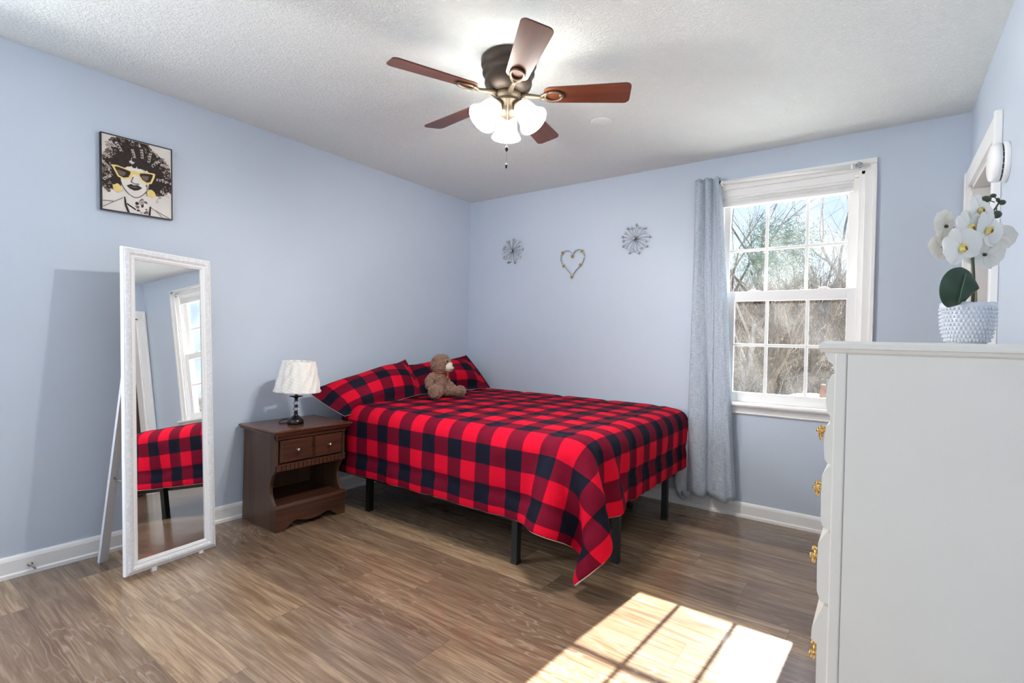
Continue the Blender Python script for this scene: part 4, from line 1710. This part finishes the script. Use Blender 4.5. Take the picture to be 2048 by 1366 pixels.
def flower(pos, face_dir, roll, size, lip=True):
    pos = sk(*pos)
    q = Vector(face_dir).normalized().to_track_quat('Z', 'Y').to_matrix().to_4x4()
    M = Matrix.Translation(pos) @ q @ Matrix.Rotation(roll, 4, 'Z')
    m = MB()

    def petal(an, L_, wdt, lift, base=0.05):
        rows = []
        ca, sa = math.cos(an), math.sin(an)
        for i in range(9):
            t_ = i / 8
            r_ = base * L_ + L_ * t_
            hw = wdt * (0.12 + 0.88 * math.sin(PI * min(1.0, 0.10 + 0.86 * t_)) ** 0.7) if t_ < 1 else wdt * 0.30
            zz = lift * math.sin(t_ * 2.2) * L_
            row = []
            for k in range(7):
                s_ = (k / 6 * 2 - 1)
                x = r_ + (0 if t_ < 1 else -0.1 * L_ * s_ * s_)
                row.append(Vector((x * ca - s_ * hw * sa, x * sa + s_ * hw * ca, zz - 0.22 * hw * s_ * s_ + 0.03 * L_ * math.sin(5 * s_ + an))))
            rows.append(row)
        m.grid(rows, 0, True)
    for an, L_, wdt, lift in ((PI / 2, 0.92, 0.42, 0.05), (PI / 2 + 2.2, 0.92, 0.42, 0.02), (PI / 2 - 2.2, 0.92, 0.42, 0.02)):
        petal(an, size * L_, size * wdt, lift)
    for an in (0.18, PI - 0.18):
        petal(an, size * 1.0, size * 0.66, 0.16)
    m.b.transform(M)
    f = ok(m, 'flower', M_PETAL)
    mo = f.modifiers.new('thick', 'SOLIDIFY')
    mo.thickness = 0.0007
    subsurf(f)
    if not lip:
        m = MB()
        m.ball((0, 0, -0.004), 0.0045, 8)
        m.b.transform(M)
        kid(m, 'stalk_joint', M_BUD, f)
    if lip:
        m = MB()
        for sg in (-1, 1):
            rows = []
            for i in range(7):
                t_ = i / 6
                rows.append([Vector((sg * (0.04 + 0.20 * math.sin(PI * t_) * (k / 4)) * size, (0.12 - 0.42 * t_) * size, (0.06 + 0.30 * t_ * (1 - t_) * 2 - 0.10 * (k / 4)) * size)) for k in range(5)])
            m.grid(rows, 0, True)
        m.ball((0, 0.05 * size, 0.16 * size), (0.07 * size, 0.10 * size, 0.10 * size), 10, mi=0)
        m.ball((0, -0.10 * size, 0.22 * size), (0.05 * size, 0.12 * size, 0.05 * size), 8, mi=1)
        m.b.transform(M)
        l_ = kid(m, 'lip', [M_LIP, flat('rust_speckle', (150, 84, 40), 0.6)], f)


for pos, fd, rl, sz, lp in (((0.021, -0.028, 0.330), (0.35, -1, 0.15), -0.2, 0.043, True), ((-0.002, -0.040, 0.287), (0.25, -1, 0.05), 0.3, 0.046, True),
                            ((0.042, -0.030, 0.283), (0.35, -1, -0.05), -0.3, 0.048, True), ((-0.019, -0.056, 0.239), (0.05, -1, 0.0), 0.45, 0.050, True),
                            ((-0.062, -0.010, 0.288), (-0.40, 0.9, 0.2), 0.5, 0.042, False), ((-0.066, -0.008, 0.236), (-0.35, 0.9, -0.15), -0.2, 0.043, False),
                            ((0.036, -0.004, 0.222), (0.3, 1, 0.4), 0.4, 0.044, False), ((0.058, 0.004, 0.262), (0.8, 0.5, 0.0), 0.1, 0.042, False)):
    flower(pos, fd, rl, sz, lp)
for (p, r_, st) in (((0.037, -0.010, 0.357), (0.012, 0.008, 0.008), (0.058, -0.006, 0.350)), ((0.054, -0.008, 0.366), (0.0072, 0.005, 0.005), (0.066, -0.005, 0.355)),
                    ((0.077, -0.008, 0.350), (0.0075, 0.006, 0.0065), (0.066, -0.005, 0.356)), ((0.064, -0.012, 0.320), (0.0105, 0.009, 0.0095), (0.063, -0.005, 0.342)),
                    ((0.066, -0.006, 0.356), (0.004, 0.004, 0.005), (0.066, -0.004, 0.350))):
    m = MB()
    p, st = sk(*p), sk(*st)
    m.ball(p, r_, 14)
    m.tube([p, st], 0.0013, 6)
    ok(m, 'bud', M_BUD)

# ------------------------------------------------------------------ teddy bear
bear = tag(empty('teddy_bear', (0.500, -0.885, 0.700), YAW - 0.12), 'brown teddy bear with a cream muzzle and orange bow, sitting against the pillows', 'teddy bear')


def fur():
    g = NT('brown_plush')
    c = g.coord()
    n1 = g.noise(c, 130, 3, 0.7)
    n2 = g.noise(c, 30, 3)
    f = g.math('ADD', g.math('MULTIPLY', n1, 0.7), g.math('MULTIPLY', n2, 0.3))
    g.set(color=g.ramp(f, [(0.36, lin((98, 72, 58))), (0.62, lin((168, 136, 118)))]), rough=1.0, spec=0.05, sheen=0.3, normal=g.bump(f, 0.7, 0.006))
    return g.m


M_FUR = fur()
m = MB()
R_ = Matrix.Rotation
for c, r, M in (((0.000, 0.000, 0.085), (0.062, 0.060, 0.088), R_(0.10, 4, 'Y')), ((-0.004, 0.0, 0.150), (0.056, 0.055, 0.050), None),
                ((0.012, 0.0, 0.246), (0.082, 0.078, 0.080), None), ((0.054, -0.014, 0.232), (0.048, 0.046, 0.044), None),
                ((-0.006, 0.062, 0.296), (0.016, 0.020, 0.020), None), ((-0.022, -0.056, 0.286), (0.016, 0.020, 0.020), None),
                # near arm, hanging beside the body
                ((-0.040, -0.052, 0.146), (0.036, 0.034, 0.038), None), ((-0.060, -0.064, 0.118), (0.034, 0.033, 0.044), None), ((-0.052, -0.074, 0.086), (0.034, 0.033, 0.036), None),
                # far arm, resting on the far leg
                ((0.040, 0.040, 0.120), (0.034, 0.034, 0.038), None), ((0.070, 0.045, 0.085), (0.036, 0.032, 0.032), None), ((0.098, 0.045, 0.062), (0.034, 0.031, 0.030), None),
                # near leg, its foot towards the viewer
                ((0.005, -0.060, 0.045), (0.048, 0.050, 0.046), None), ((0.004, -0.105, 0.044), (0.048, 0.050, 0.046), None), ((0.008, -0.140, 0.050), (0.055, 0.034, 0.056), None),
                # far leg, stretched out to the side
                ((0.060, 0.020, 0.042), (0.050, 0.042, 0.042), None), ((0.108, 0.020, 0.038), (0.050, 0.036, 0.036), None), ((0.160, 0.012, 0.046), (0.046, 0.040, 0.045), None)):
    m.ball(c, r, 20, mat=M)
bo = m.build('body', M_FUR, bear)
mo = bo.modifiers.new('weld', 'REMESH')
mo.mode = 'VOXEL'
mo.voxel_size = 0.0042
mo.use_smooth_shade = True
mo = bo.modifiers.new('smooth', 'SMOOTH')
mo.factor = 0.5
mo.iterations = 4
tx = bpy.data.textures.new('plush', 'CLOUDS')
tx.noise_scale = 0.012
mo = bo.modifiers.new('fluff', 'DISPLACE')
mo.texture = tx
mo.strength = 0.013
mo.mid_level = 0.5
M_MUZ = flat('cream_plush', (226, 214, 192), 0.95, nscale=120, namp=0.06, bscale=200, bstr=0.4)
m = MB()
m.ball((0.080, -0.024, 0.228), (0.036, 0.040, 0.038), 20)
mz = kid(m, 'muzzle', M_MUZ, bear)
m = MB()
m.ball((0.113, -0.030, 0.243), (0.010, 0.014, 0.011), 14)
kid(m, 'nose', M_LAMPBLK, mz)
m = MB()
m.tube([(0.109, -0.050, 0.216), (0.1125, -0.040, 0.2105), (0.1145, -0.028, 0.2125)], 0.0014, 6)
m.tube([(0.094, -0.0615, 0.2165), (0.101, -0.0575, 0.2105), (0.109, -0.050, 0.2135)], 0.0014, 6)
kid(m, 'stitched_smile', M_LAMPBLK, mz)
for c in ((0.074, -0.050, 0.272), (0.087, 0.018, 0.272)):
    m = MB()
    m.ball(c, 0.0062, 12)
    kid(m, 'eye', M_LAMPBLK, bear)
M_RIB = flat('orange_ribbon', (196, 92, 34), 0.45, nscale=80, namp=0.2)
m = MB()
pts = [(0.008 + 0.056 * math.cos(a), 0.054 * math.sin(a), 0.186 + 0.004 * math.cos(a)) for a in [2 * PI * k / 28 for k in range(28)]]
m.tube(pts, 0.004, 6, closed=True)
cb_ = Vector((0.064, -0.018, 0.178))
for sg in (-1, 1):
    lp = [cb_ + Vector((0.004, sg * 0.002, 0)), cb_ + Vector((0.008, sg * 0.020, 0.010)), cb_ + Vector((0.006, sg * 0.028, 0.0)), cb_ + Vector((0.006, sg * 0.016, -0.010)), cb_ + Vector((0.004, sg * 0.002, -0.002))]
    m.tube(lp, 0.0036, 6)
    m.tube([cb_, cb_ + Vector((0.006, sg * 0.010, -0.020)), cb_ + Vector((0.004, sg * 0.016, -0.040))], [0.003, 0.0045, 0.005], 6)
m.ball(cb_ + Vector((0.004, 0, 0)), 0.007, 10)
kid(m, 'ribbon_bow', M_RIB, bear)
m = MB()
m.ball((0.008, -0.1725, 0.050), (0.036, 0.006, 0.038), 16)
kid(m, 'foot_pad', M_FUR, bear)

# ------------------------------------------------------------------ small wall fittings
sd = tag(empty('smoke_alarm', (WX, -1.045, 1.862)), 'round white smoke alarm on the right wall beside the door frame', 'smoke alarm')
RX = Matrix.Rotation(-PI / 2, 4, 'Y')
m = MB()
m.lathe([(0, 0), (0.072, 0), (0.074, 0.003), (0.074, 0.014), (0.070, 0.018), (0, 0.018)], 48, RX)
m.build('mounting_base', M_VINYL, sd)
m = MB()
m.lathe([(0, 0.018), (0.066, 0.018), (0.066, 0.022), (0.072, 0.023), (0.071, 0.040), (0.064, 0.050), (0.050, 0.054), (0, 0.055)], 48, RX)
m.build('cover', M_VINYL, sd)
m = MB()
for k in range(20):
    a0_, a1_ = 2 * PI * k / 20 + 0.03, 2 * PI * (k + 1) / 20 - 0.03
    m.add(MB().tube([Vector((-0.0205, 0.0675 * math.cos(a0_ + (a1_ - a0_) * q / 4), 0.0675 * math.sin(a0_ + (a1_ - a0_) * q / 4))) for q in range(5)], 0.0018, 6).b, 0)
m.build('vent_slot', M_LAMPBLK, sd)

cx_ = tag(empty('cable_outlet', (0.0135, -3.068, 0.045)), 'small metal cable connector on the left baseboard near the mirror', 'cable connector')
m = MB()
m.lathe([(0, 0), (0.011, 0), (0.011, 0.003), (0.0062, 0.004), (0.0062, 0.012), (0.0048, 0.013), (0.0048, 0.024), (0, 0.024)], 12, Matrix.Rotation(PI / 2, 4, 'Y'), smooth=False)
m.build('plug', M_CHROME, cx_)
m = MB()
m.tube([(0.018, 0, 0), (0.030, 0.006, -0.006), (0.034, 0.014, -0.018)], 0.0042, 8)
m.build('cable_stub', flat('grey_cable', (150, 150, 150), 0.5), cx_)

# ------------------------------------------------------------------ outdoors
def litter():
    g = NT('leaf_litter')
    c = g.coord()
    f = g.math('ADD', g.math('MULTIPLY', g.noise(c, 6, 5, 0.7), 0.6), g.math('MULTIPLY', g.noise(c, 0.35, 3), 0.4))
    g.set(color=g.ramp(f, [(0.36, lin((18, 14, 10))), (0.52, lin((46, 36, 26))), (0.66, lin((108, 90, 66)))]), rough=1.0, spec=0.1,
          normal=g.bump(g.noise(c, 9, 4), 1.0, 0.1))
    return g.m


def ground_z(x, y):
    return -0.55 + 0.0055 * max(0, y - 3) ** 2 * (1 if y < 22 else 0) + (0.0055 * 361 + 0.13 * (y - 22) if y >= 22 else 0) + 0.10 * math.sin(x * 0.5 + y * 0.3) * min(1, max(0, y - 2) / 3)


m = MB()
m.grid([[(-40 + 2.0 * i, 0.3 + 1.5 * k, ground_z(-40 + 2.0 * i, 0.3 + 1.5 * k)) for k in range(38)] for i in range(46)], 0, True)
gr = struct(m.build('ground', litter(), recalc=False))
for p_ in gr.data.polygons:
    if p_.normal.z < 0:
        p_.flip()
m = MB()
m.box((-6, 0.30, -0.75), (10, 6.6, -0.42))  # unseen pale slab added to bounce sunlight up through the window
struct(m.build('added_bounce_slab', flat('bounce_white', (243, 243, 242), 0.9, nscale=2, namp=0.03)))
m = MB()
m.ball((2.22, 6.9, -0.15), (0.75, 0.5, 0.46), 24)
m.ball((2.75, 7.0, -0.20), (0.8, 0.5, 0.48), 24)
bk = m.build('snow_bank', flat('packed_snow', (240, 241, 243), 0.9, nscale=6, namp=0.04, bscale=8, bstr=0.5, bdist=0.05))
tag(bk, 'low bank of snow just visible over the bottom rail of the window', 'snow')
m = MB()
m.tube([(2.40, 6.62, -0.1), (2.405, 6.62, 0.30), (2.41, 6.61, 0.50)], [0.065, 0.055, 0.045], 9, smooth=False)
m.tube([(2.405, 6.62, 0.34), (2.47, 6.60, 0.40)], [0.03, 0.02], 7)
tag(m.build('tree_stump', flat('red_brown_wood', (104, 70, 50), 0.9, nscale=20, namp=0.3), recalc=False), 'short reddish brown stump by the snow, seen at the bottom right of the window', 'stump')


def bark(name, a, b):
    g = NT(name)
    c = g.coord('Object', (6, 6, 1.5))
    g.set(color=g.ramp(g.noise(c, 4, 4, 0.7), [(0.35, lin(a)), (0.65, lin(b))]), rough=0.95, spec=0.1)
    return g.m


M_BARK = bark('grey_bark', (108, 100, 94), (158, 149, 140))
M_BARK2 = bark('brown_bark', (64, 53, 43), (108, 93, 77))
M_NEED = flat('evergreen_leaf', (84, 104, 80), 0.6, nscale=4, namp=0.35)


def limb(m, p, d, L_, r, depth, rq, tips, spread=0.6, n=5):
    pts, rad = [p], [r]
    q = p.copy()
    dd = d.normalized()
    for i in range(4):
        dd = (dd + Vector((rq.gauss(0, 0.10), rq.gauss(0, 0.10), rq.gauss(0.03, 0.06)))).normalized()
        q = q + dd * L_ / 4
        pts.append(q.copy())
        rad.append(r * (1 - 0.42 * (i + 1) / 4))
    m.tube(pts, rad, n if r > 0.03 else 4 if r > 0.012 else 3, cap=False)
    if depth == 0:
        tips.append((q, dd))
        return
    for k in range(rq.choice((2, 3, 3))):
        ax = dd.orthogonal().normalized()
        ax.rotate(Matrix.Rotation(rq.uniform(0, 2 * PI), 3, dd))
        nd_ = (dd + ax * rq.uniform(0.45, 1.0) * spread * 1.3).normalized()
        i = rq.choice((2, 3, 4, 4))
        limb(m, pts[i], nd_, L_ * rq.uniform(0.55, 0.82), rad[i] * rq.uniform(0.5, 0.72), depth - 1, rq, tips, spread, n)


def tree(x, y, h_, r, seed, label, cat, depth=4, leafy=0, mat=None, lean=0.0, spread=0.6):
    rq = random.Random(seed)
    z = ground_z(x, y) - 0.1
    root = tag(empty('tree', (x, y, z)), label, 'tree', cat)
    m = MB()
    tips = []
    limb(m, Vector((0, 0, 0)), Vector((lean, 0, 1)), h_ * 0.42, r, depth, rq, tips, spread)
    m.build('trunk', mat or M_BARK, root, recalc=False)
    if leafy:
        m = MB()
        for k in range(leafy):
            p, d = rq.choice([t_ for t_ in tips if abs(t_[0].x + 0.1) < 0.75])
            c = p + Vector((rq.gauss(0, 0.16), rq.gauss(0, 0.16), rq.gauss(-0.03, 0.14)))
            a = Vector((rq.gauss(0, 1), rq.gauss(0, 1), rq.gauss(0, 0.6))).normalized() * rq.uniform(0.016, 0.034)
            b = a.orthogonal().normalized() * rq.uniform(0.008, 0.014)
            V = [m.b.verts.new(q) for q in (c - a, c + b, c + a, c - b)]
            m.face(V)
        m.build('foliage', M_NEED, root, recalc=False)


BT = 'bare winter trees behind the house'
tree(1.45, 7.4, 4.4, 0.11, 3, 'leafy green tree at the middle of the window view', None, 5, 6500, M_BARK2, -0.05, 0.55)
spots = [(2.15, 9.0, 5.2, 0.09, 0.06), (0.45, 9.5, 5.0, 0.09, 0.15), (1.0, 11.0, 5.8, 0.11, -0.1), (2.35, 12.0, 6.0, 0.12, 0.02), (-0.6, 12.5, 6.0, 0.12, 0.1),
         (1.7, 14.0, 6.8, 0.12, 0.05), (0.2, 15.5, 7.2, 0.13, -0.08), (2.5, 16.0, 7.2, 0.13, 0.06), (-1.6, 17.0, 7.6, 0.14, 0.1), (1.1, 18.5, 7.8, 0.14, 0.0),
         (-0.5, 19.0, 7.8, 0.13, 0.0), (2.0, 20.5, 8.0, 0.14, 0.0), (7.0, 7.5, 4.4, 0.10, 0.1), (9.0, 9.5, 5.2, 0.12, -0.1), (11.5, 10.0, 5.4, 0.12, 0.05)]
for i, (x, y, h_, r, ln) in enumerate(spots):
    tree(x, y, h_, r, 40 + i, 'bare grey winter tree in the woods outside the window', BT, 5 if y < 13 else 4, 0, M_BARK if i % 2 else M_BARK2, ln)

rq = random.Random(9)
m = MB()
for k in range(5200):
    y = 9.0 + 19 * rq.random() ** 0.9
    x = 3.2 + (y + 3.66) * rq.uniform(-0.28, 0.0) + rq.gauss(0, 0.3) if k % 6 else rq.uniform(4, 20)
    z = ground_z(x, y)
    p = Vector((x, y, z - 0.03))
    L_ = rq.uniform(0.4, 2.4) * (0.6 + y / 24)
    d = Vector((rq.gauss(0, 0.40), rq.gauss(0, 0.3), 1)).normalized()
    mid = p + d * L_ * 0.5 + Vector((rq.gauss(0, 0.08), 0, 0))
    e = p + d * L_ + Vector((rq.gauss(0, 0.25), 0, -abs(rq.gauss(0, 0.15))))
    rr_ = rq.uniform(0.004, 0.013) * (0.7 + y / 20)
    mi_ = (0, 1, 1, 1, 2)[k % 5]
    m.tube([p, mid, e], [rr_, rr_ * 0.8, rr_ * 0.3], 3, cap=False, mi=mi_)
    m.tube([mid, mid + Vector((rq.gauss(0, 0.4), rq.gauss(0, 0.2), rq.uniform(0.1, 0.5)))], [rr_ * 0.6, rr_ * 0.2], 3, cap=False, mi=mi_)
    for q in range(2):      # dry leaves still hanging on
        c = mid.lerp(e, rq.random()) + Vector((rq.gauss(0, 0.2), rq.gauss(0, 0.2), rq.gauss(0, 0.2)))
        a = Vector((rq.gauss(0, 1), rq.gauss(0, 1), rq.gauss(0, 1))).normalized() * rq.uniform(0.02, 0.045)
        b = a.orthogonal().normalized() * rq.uniform(0.01, 0.025)
        m.face([m.b.verts.new(v_) for v_ in (c - a, c + b, c + a, c - b)], rq.choice((2, 3, 3)))
un = m.build('undergrowth', [M_BARK, M_BARK2, flat('dry_stalks', (132, 114, 86), 0.9), flat('dry_leaves', (168, 140, 96), 0.8)], recalc=False)
un['kind'] = 'stuff'
tag(un, 'tangle of dry brown twigs and stalks on the slope outside the window', 'undergrowth')
